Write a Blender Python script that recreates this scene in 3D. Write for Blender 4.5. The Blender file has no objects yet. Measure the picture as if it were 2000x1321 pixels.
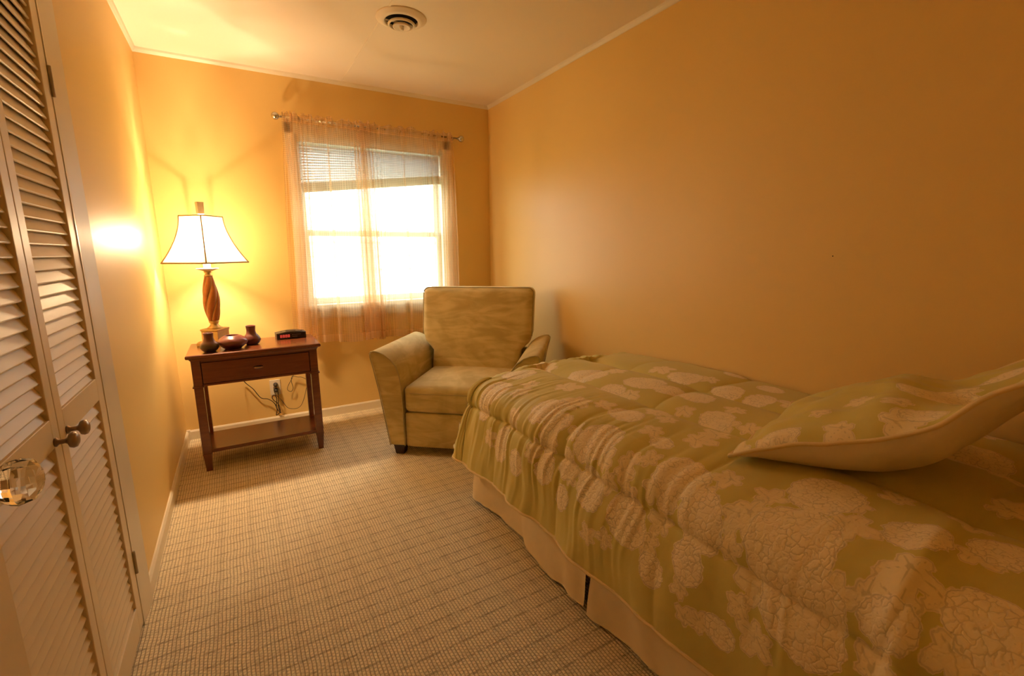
import bpy, bmesh, math, random
import numpy as np
from mathutils import Vector, Matrix

# ------------------------------------------------------------------ constants
XL, XR, YB, H = -0.396, 1.951, 3.691, 2.44          # left wall, right wall, back wall, ceiling height
scene = bpy.context.scene
C = scene.collection
random.seed(4)

# ------------------------------------------------------------------ camera
def make_camera():
    F, yaw, pitch, roll, h = 906.45, 0.5312, 0.18414, -0.00732, 1.2455
    f = Vector((math.sin(yaw)*math.cos(pitch), math.cos(yaw)*math.cos(pitch), -math.sin(pitch)))
    r = Vector((math.cos(yaw), -math.sin(yaw), 0)); u = r.cross(f)
    r2 = r*math.cos(roll) + u*math.sin(roll); u2 = -r*math.sin(roll) + u*math.cos(roll)
    cd = bpy.data.cameras.new('camera'); cam = bpy.data.objects.new('camera', cd); C.objects.link(cam)
    cd.sensor_fit = 'HORIZONTAL'; cd.sensor_width = 36.0; cd.lens = F/2000*36.0
    cd.clip_start = 0.03; cd.clip_end = 200
    M = Matrix(((r2.x, u2.x, -f.x, 0), (r2.y, u2.y, -f.y, 0), (r2.z, u2.z, -f.z, h), (0, 0, 0, 1)))
    cam.matrix_world = M
    scene.camera = cam
make_camera()

# ------------------------------------------------------------------ world, exposure
w = bpy.data.worlds.new('overcast_sky'); scene.world = w; w.use_nodes = True
w.node_tree.nodes['Background'].inputs[0].default_value = (0.84, 0.93, 1.0, 1)
w.node_tree.nodes['Background'].inputs[1].default_value = 12.0
scene.view_settings.view_transform = 'Standard'
scene.view_settings.look = 'None'
scene.view_settings.gamma = 1.0
scene.view_settings.use_curve_mapping = False
scene.view_settings.exposure = 0.0
LAMP_POWER = 345.0
LAMP_COLOR = (1.0, 0.69, 0.42)
scene.cycles.use_denoising = True
scene.cycles.max_bounces = 14
scene.cycles.diffuse_bounces = 8
scene.cycles.transparent_max_bounces = 24
scene.cycles.transmission_bounces = 10
scene.cycles.sample_clamp_indirect = 6.0

# daylight entry: the window opening as a light portal (guides sky sampling, gives off nothing itself)
pd = bpy.data.lights.new('window_portal', 'AREA'); pd.shape = 'RECTANGLE'; pd.size = 1.06; pd.size_y = 1.2
pd.cycles.is_portal = True
po = bpy.data.objects.new('window_portal', pd); C.objects.link(po)
po.location = (0.98, YB + 0.125, 1.46); po.rotation_euler = (math.radians(-90), 0, 0)

# ------------------------------------------------------------------ material helpers
def new_mat(name):
    m = bpy.data.materials.new(name); m.use_nodes = True
    nt = m.node_tree
    return m, nt, nt.nodes['Principled BSDF'], nt.nodes['Material Output']
def N(nt, t, **kw):
    n = nt.nodes.new(t)
    for k, v in kw.items():
        if k in n.inputs.keys(): n.inputs[k].default_value = v
        else: setattr(n, k, v)
    return n
def mathn(nt, op, a, b=None, c=None, clamp=False):
    n = nt.nodes.new('ShaderNodeMath'); n.operation = op; n.use_clamp = clamp
    for i, v in enumerate((a, b, c)):
        if v is None: continue
        if hasattr(v, 'is_linked') or hasattr(v, 'links'): nt.links.new(v, n.inputs[i])
        else: n.inputs[i].default_value = v
    return n.outputs[0]
def mixc(nt, fac, c1, c2):
    n = nt.nodes.new('ShaderNodeMix'); n.data_type = 'RGBA'
    for s, v in ((n.inputs[0], fac), (n.inputs[6], c1), (n.inputs[7], c2)):
        if hasattr(v, 'links'): nt.links.new(v, s)
        else: s.default_value = v if not isinstance(v, tuple) else (*v[:3], 1)
    return n.outputs[2]
def smooth(nt, v, lo, hi, a=0.0, b=1.0):
    n = nt.nodes.new('ShaderNodeMapRange'); n.interpolation_type = 'SMOOTHSTEP'
    nt.links.new(v, n.inputs[0])
    n.inputs[1].default_value = lo; n.inputs[2].default_value = hi
    n.inputs[3].default_value = a; n.inputs[4].default_value = b
    return n.outputs[0]
def simple(name, col, rough=0.5, spec=0.5, metal=0.0, var=0.06, nscale=12.0, bump=0.0, bscale=200.0, coat=0.0):
    m, nt, p, out = new_mat(name)
    tc = N(nt, 'ShaderNodeTexCoord')
    nz = N(nt, 'ShaderNodeTexNoise', Scale=nscale, Detail=4.0); nt.links.new(tc.outputs['Object'], nz.inputs['Vector'])
    c2 = tuple(max(0, c*(1-2*var)) for c in col)
    nt.links.new(mixc(nt, nz.outputs[0], col, c2), p.inputs['Base Color'])
    p.inputs['Roughness'].default_value = rough; p.inputs['Metallic'].default_value = metal
    p.inputs['Specular IOR Level'].default_value = spec
    if coat: p.inputs['Coat Weight'].default_value = coat; p.inputs['Coat Roughness'].default_value = 0.15
    if bump:
        nb = N(nt, 'ShaderNodeTexNoise', Scale=bscale, Detail=3.0); nt.links.new(tc.outputs['Object'], nb.inputs['Vector'])
        b = N(nt, 'ShaderNodeBump', Strength=bump, Distance=0.002); nt.links.new(nb.outputs[0], b.inputs['Height'])
        nt.links.new(b.outputs[0], p.inputs['Normal'])
    return m

M = {}
M['wall'] = simple('wall_paint', (0.80, 0.572, 0.205), 0.44, 0.42, var=0.015, nscale=1.5, bump=0.10, bscale=60)
M['ceiling'] = simple('ceiling_paint', (0.83, 0.735, 0.56), 0.5, 0.3, var=0.015, nscale=1.2, bump=0.05, bscale=80)
M['trim'] = simple('trim_paint', (0.80, 0.72, 0.54), 0.35, 0.5, var=0.03, nscale=9)
M['door'] = simple('door_paint', (0.78, 0.65, 0.42), 0.42, 0.45, var=0.04, nscale=14, bump=0.05, bscale=90)
M['dark'] = simple('dark_cavity', (0.012, 0.010, 0.008), 0.9, 0.1)
M['closet'] = simple('closet_shade_tone', (0.20, 0.15, 0.09), 0.9, 0.1)  # dark colour puts the closet's shade into its walls, so louver gaps read black
M['white_vinyl'] = simple('white_vinyl', (0.82, 0.82, 0.80), 0.45, 0.4, var=0.02)
M['brass'] = simple('aged_brass', (0.78, 0.58, 0.26), 0.28, 0.5, metal=1.0, var=0.1)
M['gold_paint'] = simple('gold_leaf_paint', (0.80, 0.60, 0.28), 0.36, 0.5, metal=0.75, var=0.15, nscale=40)
M['bronze'] = simple('brushed_bronze', (0.34, 0.25, 0.18), 0.33, 0.5, metal=1.0, var=0.15, nscale=30)
M['hinge'] = simple('painted_hinge', (0.50, 0.40, 0.24), 0.4, 0.5, var=0.2, nscale=60)
M['black_plastic'] = simple('black_plastic', (0.018, 0.016, 0.014), 0.35, 0.5)
M['brown_cord'] = simple('brown_cord', (0.035, 0.020, 0.010), 0.5, 0.4)
M['ivory'] = simple('ivory_plastic', (0.80, 0.72, 0.55), 0.35, 0.5, var=0.02)
M['dark_wood'] = simple('dark_wood_foot', (0.035, 0.014, 0.008), 0.35, 0.5)
M['nickel'] = simple('satin_nickel', (0.62, 0.58, 0.50), 0.25, 0.5, metal=1.0)
M['mattress'] = simple('mattress_ticking', (0.72, 0.68, 0.58), 0.9, 0.1)
M['shaded_rail'] = simple('shaded_blind_rail', (0.42, 0.30, 0.17), 0.5, 0.3)  # brown paints in the backlit shade on the white blind's stack and rail

def wood_mat():
    m, nt, p, out = new_mat('cherry_wood')
    tc = N(nt, 'ShaderNodeTexCoord'); mp = N(nt, 'ShaderNodeMapping'); mp.inputs['Scale'].default_value = (2.2, 18, 18)
    nt.links.new(tc.outputs['Object'], mp.inputs[0])
    nz = N(nt, 'ShaderNodeTexNoise', Scale=3.0, Detail=6.0, Distortion=0.6); nt.links.new(mp.outputs[0], nz.inputs['Vector'])
    nt.links.new(mixc(nt, nz.outputs[0], (0.19, 0.053, 0.013), (0.09, 0.022, 0.006)), p.inputs['Base Color'])
    p.inputs['Roughness'].default_value = 0.26; p.inputs['Specular IOR Level'].default_value = 0.5
    p.inputs['Coat Weight'].default_value = 0.35; p.inputs['Coat Roughness'].default_value = 0.16
    return m
M['wood'] = wood_mat()

def carpet_mat():
    m, nt, p, out = new_mat('loop_carpet')
    tc = N(nt, 'ShaderNodeTexCoord'); sp = N(nt, 'ShaderNodeSeparateXYZ'); nt.links.new(tc.outputs['Object'], sp.inputs[0])
    # slight wander of the rows
    wn = N(nt, 'ShaderNodeTexNoise', Scale=9.0, Detail=2.0); nt.links.new(tc.outputs['Object'], wn.inputs['Vector'])
    wob = mathn(nt, 'MULTIPLY', mathn(nt, 'SUBTRACT', wn.outputs[0], 0.5), 0.010)
    x = mathn(nt, 'ADD', sp.outputs[0], wob); y = mathn(nt, 'ADD', sp.outputs[1], wob)
    rib = mathn(nt, 'ABSOLUTE', mathn(nt, 'SINE', mathn(nt, 'MULTIPLY', x, math.pi/0.0115)))          # 11.5 mm rows along Y
    loop = mathn(nt, 'ABSOLUTE', mathn(nt, 'SINE', mathn(nt, 'ADD', mathn(nt, 'MULTIPLY', y, math.pi/0.0125),
             mathn(nt, 'MULTIPLY', mathn(nt, 'FLOOR', mathn(nt, 'DIVIDE', x, 0.0115)), 1.57))))
    def line(v, period, wid):
        fr = mathn(nt, 'FRACT', mathn(nt, 'DIVIDE', v, period))
        d = mathn(nt, 'MULTIPLY', mathn(nt, 'ABSOLUTE', mathn(nt, 'SUBTRACT', fr, 0.5)), period)
        return smooth(nt, d, wid, wid*2.0, 1.0, 0.0)
    cross = line(y, 0.062, 0.0026); crossb = line(y, 0.155, 0.005); lng = line(x, 0.115, 0.006)
    sn = N(nt, 'ShaderNodeTexNoise', Scale=130.0, Detail=3.0); nt.links.new(tc.outputs['Object'], sn.inputs['Vector'])
    sn2 = N(nt, 'ShaderNodeTexNoise', Scale=35.0, Detail=2.0); nt.links.new(tc.outputs['Object'], sn2.inputs['Vector'])
    ribc = smooth(nt, rib, 0.05, 0.75); lc = smooth(nt, loop, 0.0, 0.6, 0.45, 1.0)
    h = mathn(nt, 'MULTIPLY', ribc, lc)
    keep = mathn(nt, 'MULTIPLY', mathn(nt, 'SUBTRACT', 1.0, mathn(nt, 'MULTIPLY', cross, smooth(nt, sn2.outputs[0], 0.35, 0.6, 0.10, 0.55))),
                 mathn(nt, 'SUBTRACT', 1.0, mathn(nt, 'MULTIPLY', lng, 0.12)))
    keep = mathn(nt, 'MULTIPLY', keep, mathn(nt, 'SUBTRACT', 1.0, mathn(nt, 'MULTIPLY', crossb, 0.12)))
    tone = mathn(nt, 'MULTIPLY', mathn(nt, 'ADD', 0.42, mathn(nt, 'MULTIPLY', h, 0.58)), keep)
    tone = mathn(nt, 'MULTIPLY', tone, smooth(nt, sn.outputs[0], 0.25, 0.7, 0.72, 1.08))
    nt.links.new(mixc(nt, tone, (0.25, 0.195, 0.12), (0.89, 0.775, 0.525)), p.inputs['Base Color'])
    p.inputs['Roughness'].default_value = 0.95; p.inputs['Specular IOR Level'].default_value = 0.1
    b = N(nt, 'ShaderNodeBump', Strength=0.7, Distance=0.004)
    nt.links.new(mathn(nt, 'MULTIPLY', h, keep), b.inputs['Height']); nt.links.new(b.outputs[0], p.inputs['Normal'])
    return m
M['carpet'] = carpet_mat()

def suede_mat():
    m, nt, p, out = new_mat('sage_suede')
    tc = N(nt, 'ShaderNodeTexCoord')
    nz = N(nt, 'ShaderNodeTexNoise', Scale=2.6, Detail=3.0, Distortion=2.2); nt.links.new(tc.outputs['Object'], nz.inputs['Vector'])
    mp = N(nt, 'ShaderNodeMapping'); mp.inputs['Scale'].default_value = (1.2, 1.0, 4.5); mp.inputs['Rotation'].default_value = (0, 0.35, 0)
    nt.links.new(tc.outputs['Object'], mp.inputs[0])
    n2 = N(nt, 'ShaderNodeTexNoise', Scale=3.2, Detail=5.0, Distortion=1.6); nt.links.new(mp.outputs[0], n2.inputs['Vector'])
    f = smooth(nt, mathn(nt, 'ADD', mathn(nt, 'MULTIPLY', nz.outputs[0], 0.45), mathn(nt, 'MULTIPLY', n2.outputs[0], 0.55)), 0.36, 0.64)
    nt.links.new(mixc(nt, f, (0.45, 0.355, 0.14), (0.64, 0.525, 0.245)), p.inputs['Base Color'])
    p.inputs['Roughness'].default_value = 0.85; p.inputs['Specular IOR Level'].default_value = 0.15
    p.inputs['Sheen Weight'].default_value = 0.35; p.inputs['Sheen Roughness'].default_value = 0.4
    p.inputs['Sheen Tint'].default_value = (0.9, 0.8, 0.6, 1)
    nb = N(nt, 'ShaderNodeTexNoise', Scale=420.0, Detail=2.0); nt.links.new(tc.outputs['Object'], nb.inputs['Vector'])
    b = N(nt, 'ShaderNodeBump', Strength=0.08, Distance=0.002); nt.links.new(nb.outputs[0], b.inputs['Height'])
    nt.links.new(b.outputs[0], p.inputs['Normal'])
    return m
M['suede'] = suede_mat()
M['suede_piping'] = simple('suede_piping', (0.42, 0.35, 0.18), 0.8, 0.15)

def floral_mat():
    m, nt, p, out = new_mat('floral_print_cotton')
    uv = N(nt, 'ShaderNodeUVMap'); uv.uv_map = 'cloth'
    def at(n): 
        a = N(nt, 'ShaderNodeAttribute'); a.attribute_name = n; return a.outputs['Fac']
    fl, lf, vn = at('flower'), at('leaf'), at('vein')
    ns = N(nt, 'ShaderNodeTexNoise', Scale=60.0, Detail=2.0); nt.links.new(uv.outputs[0], ns.inputs['Vector'])
    jit = mathn(nt, 'MULTIPLY', mathn(nt, 'SUBTRACT', ns.outputs[0], 0.5), 0.016)
    flj = mathn(nt, 'ADD', fl, jit); lfj = mathn(nt, 'ADD', lf, mathn(nt, 'MULTIPLY', jit, 0.5))
    fm = smooth(nt, flj, -0.0012, 0.0012, 1.0, 0.0); lm = smooth(nt, lfj, -0.0012, 0.0012, 1.0, 0.0)
    mv = N(nt, 'ShaderNodeVectorMath'); mv.operation = 'MULTIPLY_ADD'
    nt.links.new(ns.outputs[1], mv.inputs[0]); mv.inputs[1].default_value = (0.022, 0.022, 0.0); nt.links.new(uv.outputs[0], mv.inputs[2])
    vo = N(nt, 'ShaderNodeTexVoronoi', Scale=66.0, feature='DISTANCE_TO_EDGE', voronoi_dimensions='2D'); nt.links.new(mv.outputs[0], vo.inputs['Vector'])
    v1 = N(nt, 'ShaderNodeTexVoronoi', Scale=66.0, feature='F1', voronoi_dimensions='2D'); nt.links.new(mv.outputs[0], v1.inputs['Vector'])
    nm = N(nt, 'ShaderNodeTexNoise', Scale=24.0, Detail=1.0); nt.links.new(uv.outputs[0], nm.inputs['Vector'])
    petal = mathn(nt, 'MULTIPLY', smooth(nt, vo.outputs['Distance'], 0.03, 0.10, 1.0, 0.0), smooth(nt, nm.outputs[0], 0.40, 0.52))
    dots = mathn(nt, 'MULTIPLY', smooth(nt, v1.outputs['Distance'], 0.08, 0.14, 0.8, 0.0), smooth(nt, nm.outputs[0], 0.45, 0.62, 1.0, 0.0))
    fline = mathn(nt, 'MULTIPLY', mathn(nt, 'MAXIMUM', petal, dots), 0.40)
    rim = smooth(nt, mathn(nt, 'ABSOLUTE', mathn(nt, 'ADD', flj, 0.003)), 0.0006, 0.0020, 0.45, 0.0)
    lrim = smooth(nt, mathn(nt, 'ABSOLUTE', mathn(nt, 'ADD', lfj, 0.003)), 0.0006, 0.0020, 0.35, 0.0)
    vein = mathn(nt, 'MULTIPLY', smooth(nt, vn, 0.0008, 0.0026, 1.0, 0.0), 0.45)
    wv = N(nt, 'ShaderNodeTexNoise', Scale=5.0, Detail=3.0); nt.links.new(uv.outputs[0], wv.inputs['Vector'])
    ground = mixc(nt, wv.outputs[0], (0.61, 0.535, 0.16), (0.53, 0.455, 0.125))
    line = (0.34, 0.285, 0.13)
    leafc = mixc(nt, mathn(nt, 'MAXIMUM', vein, lrim), (0.80, 0.675, 0.385), line)
    flowc = mixc(nt, mathn(nt, 'MAXIMUM', fline, rim), (0.85, 0.735, 0.475), line)
    col = mixc(nt, fm, mixc(nt, lm, ground, leafc), flowc)
    nt.links.new(col, p.inputs['Base Color'])
    p.inputs['Roughness'].default_value = 0.62; p.inputs['Specular IOR Level'].default_value = 0.25
    p.inputs['Sheen Weight'].default_value = 0.15
    # puckered stitching inside the motifs and a fine weave
    hgt = mathn(nt, 'MULTIPLY', mathn(nt, 'MAXIMUM', fm, mathn(nt, 'MULTIPLY', lm, 0.4)), smooth(nt, vo.outputs['Distance'], 0.0, 0.25))
    cr = N(nt, 'ShaderNodeTexNoise', Scale=38.0, Detail=3.0, Distortion=0.8); nt.links.new(uv.outputs[0], cr.inputs['Vector'])
    hh = mathn(nt, 'ADD', hgt, mathn(nt, 'MULTIPLY', cr.outputs[0], 0.55))
    b = N(nt, 'ShaderNodeBump', Strength=0.24, Distance=0.004); nt.links.new(hh, b.inputs['Height']); nt.links.new(b.outputs[0], p.inputs['Normal'])
    return m
M['floral'] = floral_mat()
def cloth_mat(name, col, rough=0.8, bump=0.15, transl=0.0):
    m, nt, p, out = new_mat(name)
    tc = N(nt, 'ShaderNodeTexCoord')
    nz = N(nt, 'ShaderNodeTexNoise', Scale=18.0, Detail=4.0, Distortion=0.8); nt.links.new(tc.outputs['Object'], nz.inputs['Vector'])
    nt.links.new(mixc(nt, nz.outputs[0], col, tuple(c*0.88 for c in col)), p.inputs['Base Color'])
    p.inputs['Roughness'].default_value = rough; p.inputs['Specular IOR Level'].default_value = 0.2
    b = N(nt, 'ShaderNodeBump', Strength=bump, Distance=0.01); nt.links.new(nz.outputs[0], b.inputs['Height']); nt.links.new(b.outputs[0], p.inputs['Normal'])
    return m
M['cream_cotton'] = cloth_mat('cream_cotton', (0.82, 0.72, 0.54))
M['skirt_cotton'] = cloth_mat('skirt_cotton', (0.86, 0.73, 0.48))
M['gold_piping'] = cloth_mat('gold_piping', (0.78, 0.62, 0.33))
M['shade_braid'] = cloth_mat('shade_braid', (0.42, 0.28, 0.11))
M['lining'] = cloth_mat('cream_lining', (0.66, 0.58, 0.40))

def sheer_mat():
    m, nt, p, out = new_mat('sheer_curtain_weave')
    nt.nodes.remove(p)
    uv = N(nt, 'ShaderNodeUVMap'); uv.uv_map = 'cloth'
    sp = N(nt, 'ShaderNodeSeparateXYZ'); nt.links.new(uv.outputs[0], sp.inputs[0])
    def thread(v, per, wid):
        fr = mathn(nt, 'FRACT', mathn(nt, 'DIVIDE', v, per))
        return smooth(nt, mathn(nt, 'ABSOLUTE', mathn(nt, 'SUBTRACT', fr, 0.5)), wid*0.6, wid, 1.0, 0.0)
    grid = mathn(nt, 'MAXIMUM', thread(sp.outputs[0], 0.0125, 0.16), thread(sp.outputs[1], 0.0125, 0.16))
    hem = smooth(nt, sp.outputs[1], 0.058, 0.060, 1.0, 0.0)          # doubled cloth at the bottom hem
    hem2 = smooth(nt, sp.outputs[1], 1.525, 1.527)                   # and at the rod pocket
    op = mathn(nt, 'ADD', 0.37, mathn(nt, 'ADD', mathn(nt, 'MULTIPLY', grid, 0.20), mathn(nt, 'MULTIPLY', mathn(nt, 'MAXIMUM', hem, hem2), 0.28)))
    col = (0.86, 0.66, 0.40, 1)
    d = N(nt, 'ShaderNodeBsdfDiffuse'); d.inputs[0].default_value = col
    t = N(nt, 'ShaderNodeBsdfTranslucent'); t.inputs[0].default_value = col
    ms = N(nt, 'ShaderNodeMixShader'); ms.inputs[0].default_value = 0.64
    nt.links.new(d.outputs[0], ms.inputs[1]); nt.links.new(t.outputs[0], ms.inputs[2])
    tr = N(nt, 'ShaderNodeBsdfTransparent')
    mx = N(nt, 'ShaderNodeMixShader'); nt.links.new(op, mx.inputs[0])
    nt.links.new(tr.outputs[0], mx.inputs[1]); nt.links.new(ms.outputs[0], mx.inputs[2])
    nt.links.new(mx.outputs[0], out.inputs[0])
    return m
M['sheer'] = sheer_mat()

def pane_mat():
    m, nt, p, out = new_mat('window_glass'); nt.nodes.remove(p)
    tr = N(nt, 'ShaderNodeBsdfTransparent'); tr.inputs[0].default_value = (0.95, 0.97, 0.96, 1)
    g = N(nt, 'ShaderNodeBsdfGlossy'); g.inputs['Roughness'].default_value = 0.02
    mx = N(nt, 'ShaderNodeMixShader'); mx.inputs[0].default_value = 0.05
    nt.links.new(tr.outputs[0], mx.inputs[1]); nt.links.new(g.outputs[0], mx.inputs[2]); nt.links.new(mx.outputs[0], out.inputs[0])
    return m
M['pane'] = pane_mat()
def shade_mat():
    m, nt, p, out = new_mat('lamp_shade_silk'); nt.nodes.remove(p)
    d = N(nt, 'ShaderNodeBsdfDiffuse'); d.inputs[0].default_value = (0.85, 0.78, 0.62, 1)
    t = N(nt, 'ShaderNodeBsdfTranslucent'); t.inputs[0].default_value = (0.95, 0.90, 0.78, 1)
    tc = N(nt, 'ShaderNodeTexCoord'); nz = N(nt, 'ShaderNodeTexNoise', Scale=80.0); nt.links.new(tc.outputs['Object'], nz.inputs['Vector'])
    ms = N(nt, 'ShaderNodeMixShader'); nt.links.new(smooth(nt, nz.outputs[0], 0.2, 0.8, 0.58, 0.64), ms.inputs[0])
    nt.links.new(d.outputs[0], ms.inputs[1]); nt.links.new(t.outputs[0], ms.inputs[2])
    tr = N(nt, 'ShaderNodeBsdfTransparent'); tr.inputs[0].default_value = (1.0, 0.95, 0.84, 1)      # open silk weave
    mx = N(nt, 'ShaderNodeMixShader'); mx.inputs[0].default_value = 0.46
    nt.links.new(ms.outputs[0], mx.inputs[1]); nt.links.new(tr.outputs[0], mx.inputs[2]); nt.links.new(mx.outputs[0], out.inputs[0])
    return m
M['shade'] = shade_mat()
def crystal_mat():
    m, nt, p, out = new_mat('cut_glass')
    p.inputs['Base Color'].default_value = (0.98, 0.95, 0.88, 1); p.inputs['Roughness'].default_value = 0.0
    p.inputs['IOR'].default_value = 1.52; p.inputs['Transmission Weight'].default_value = 1.0
    return m
M['crystal'] = crystal_mat()
def bulb_mat():
    m, nt, p, out = new_mat('lit_bulb')
    p.inputs['Base Color'].default_value = (1, 0.9, 0.75, 1)
    p.inputs['Emission Color'].default_value = (1.0, 0.75, 0.42, 1); p.inputs['Emission Strength'].default_value = 30.0
    return m
M['bulb'] = bulb_mat()
def pottery(name, top, bot, zlo, zhi):
    m, nt, p, out = new_mat(name)
    tc = N(nt, 'ShaderNodeTexCoord'); sp = N(nt, 'ShaderNodeSeparateXYZ'); nt.links.new(tc.outputs['Object'], sp.inputs[0])
    nz = N(nt, 'ShaderNodeTexNoise', Scale=30.0, Detail=4.0); nt.links.new(tc.outputs['Object'], nz.inputs['Vector'])
    zz = mathn(nt, 'ADD', sp.outputs[2], mathn(nt, 'MULTIPLY', mathn(nt, 'SUBTRACT', nz.outputs[0], 0.5), 0.03))
    nt.links.new(mixc(nt, smooth(nt, zz, zlo, zhi), bot, top), p.inputs['Base Color'])
    p.inputs['Roughness'].default_value = 0.30; p.inputs['Specular IOR Level'].default_value = 0.5
    return m
M['pot_green'] = pottery('matte_green_brown_glaze', (0.115, 0.028, 0.014), (0.045, 0.034, 0.014), 0.030, 0.065)
M['pot_plum'] = pottery('plum_brown_glaze', (0.125, 0.034, 0.026), (0.085, 0.022, 0.016), 0.015, 0.06)
def spindle_mat():
    m, nt, p, out = new_mat('carved_copper_wood')
    a = N(nt, 'ShaderNodeAttribute'); a.attribute_name = 'ridge'
    tc = N(nt, 'ShaderNodeTexCoord'); nz = N(nt, 'ShaderNodeTexNoise', Scale=45.0, Detail=4.0); nt.links.new(tc.outputs['Object'], nz.inputs['Vector'])
    base = mixc(nt, nz.outputs[0], (0.50, 0.20, 0.055), (0.28, 0.10, 0.03))
    nt.links.new(mixc(nt, smooth(nt, a.outputs['Fac'], 0.72, 0.92), base, (0.42, 0.30, 0.13)), p.inputs['Base Color'])
    p.inputs['Roughness'].default_value = 0.35; p.inputs['Metallic'].default_value = 0.25
    return m
M['spindle'] = spindle_mat()

# ------------------------------------------------------------------ mesh helpers
def tagp(o, label=None, cat=None, group=None, kind=None):
    if label: o['label'] = label
    if cat: o['category'] = cat
    if group: o['group'] = group
    if kind: o['kind'] = kind
    return o
def empty(name, loc=(0, 0, 0), rz=0.0):
    o = bpy.data.objects.new(name, None); C.objects.link(o); o.location = loc; o.rotation_euler = (0, 0, rz)
    o.empty_display_size = 0.05
    return o
def link(name, me, mat, parent=None, loc=(0, 0, 0), rot=(0, 0, 0)):
    if mat is not None and not me.materials: me.materials.append(mat)
    o = bpy.data.objects.new(name, me); C.objects.link(o); o.location = loc; o.rotation_euler = rot
    if parent is not None: o.parent = parent
    return o
def smooth_all(me, flag=True):
    me.polygons.foreach_set('use_smooth', [flag]*len(me.polygons)); me.update()
def mesh(name, verts, faces, sm=False):
    me = bpy.data.meshes.new(name); me.from_pydata([tuple(map(float, v)) for v in verts], [], [tuple(map(int, f)) for f in faces]); me.update()
    if sm: smooth_all(me)
    return me
def boxes_mesh(name, boxes, bevel=0.0, segs=2):
    """boxes: (x0,x1,y0,y1,z0,z1) list -> one mesh"""
    bm = bmesh.new()
    for (x0, x1, y0, y1, z0, z1) in boxes:
        b = bmesh.new(); r = bmesh.ops.create_cube(b, size=1.0)
        for v in b.verts:
            v.co = Vector(((x0+x1)/2 + v.co.x*(x1-x0), (y0+y1)/2 + v.co.y*(y1-y0), (z0+z1)/2 + v.co.z*(z1-z0)))
        if bevel:
            bmesh.ops.bevel(b, geom=b.edges[:], offset=bevel, segments=segs, affect='EDGES', profile=0.5)
        t = bpy.data.meshes.new('t'); b.to_mesh(t); b.free(); bm.from_mesh(t); bpy.data.meshes.remove(t)
    me = bpy.data.meshes.new(name); bm.to_mesh(me); bm.free()
    return me
def box(name, b, mat, parent=None, bevel=0.0, segs=2):
    return link(name, boxes_mesh(name, [b], bevel, segs), mat, parent)
def lathe_mesh(name, prof, n=32, sm=True, cap=True):
    V, Fc = [], []
    for (r, z) in prof:
        for k in range(n):
            a = 2*math.pi*k/n; V.append((r*math.cos(a), r*math.sin(a), z))
    for i in range(len(prof)-1):
        for k in range(n):
            k2 = (k+1) % n; Fc.append((i*n+k, i*n+k2, (i+1)*n+k2, (i+1)*n+k))
    if cap:
        Fc.append(tuple(range(n-1, -1, -1))); Fc.append(tuple((len(prof)-1)*n+k for k in range(n)))
    return mesh(name, V, Fc, sm)
def tube_mesh(name, pts, r, n=8, closed=False):
    P = [Vector(p) for p in pts]; V, Fc = [], []; m = len(P)
    up = Vector((0.3, 0.2, 1)).normalized()
    for i, p in enumerate(P):
        if closed: t = (P[(i+1) % m] - P[i-1]).normalized()
        else: t = (P[min(i+1, m-1)] - P[max(i-1, 0)]).normalized()
        a = t.cross(up)
        if a.length < 1e-3: a = t.cross(Vector((1, 0, 0)))
        a.normalize(); b = t.cross(a)
        rr = r[i] if isinstance(r, (list, tuple)) else r
        for k in range(n):
            th = 2*math.pi*k/n; V.append(p + a*math.cos(th)*rr + b*math.sin(th)*rr)
    for i in range(m if closed else m-1):
        j = (i+1) % m
        for k in range(n):
            k2 = (k+1) % n; Fc.append((i*n+k, j*n+k, j*n+k2, i*n+k2))
    if not closed: Fc += [tuple(range(n)), tuple((m-1)*n+k for k in range(n-1, -1, -1))]
    return mesh(name, V, Fc, True)
def spline(pts, n=60):
    """Catmull-Rom through points"""
    P = [np.array(p, float) for p in pts]; P = [2*P[0]-P[1]] + P + [2*P[-1]-P[-2]]
    out = []; segs = len(P)-3; per = max(2, n//segs)
    for i in range(segs):
        p0, p1, p2, p3 = P[i:i+4]
        for k in range(per):
            t = k/per
            out.append(0.5*((2*p1)+(-p0+p2)*t+(2*p0-5*p1+4*p2-p3)*t*t+(-p0+3*p1-3*p2+p3)*t**3))
    out.append(P[-2]); return out
def prism_mesh(name, prof, y0, y1, bevel=0.0, segs=2, sm=False):
    """profile in (x,z) extruded along y"""
    bm = bmesh.new()
    a = [bm.verts.new((x, y0, z)) for x, z in prof]; b = [bm.verts.new((x, y1, z)) for x, z in prof]
    n = len(prof); bm.faces.new(a); bm.faces.new(b[::-1])
    for i in range(n): bm.faces.new((a[i], b[i], b[(i+1) % n], a[(i+1) % n]))
    bmesh.ops.recalc_face_normals(bm, faces=bm.faces[:])
    if bevel:
        es = [e for e in bm.edges if len(set(round(v.co.y, 5) for v in e.verts)) == 1]
        bmesh.ops.bevel(bm, geom=es, offset=bevel, segments=segs, affect='EDGES', profile=0.5)
    me = bpy.data.meshes.new(name); bm.to_mesh(me); bm.free()
    if sm: smooth_all(me)
    return me
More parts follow.
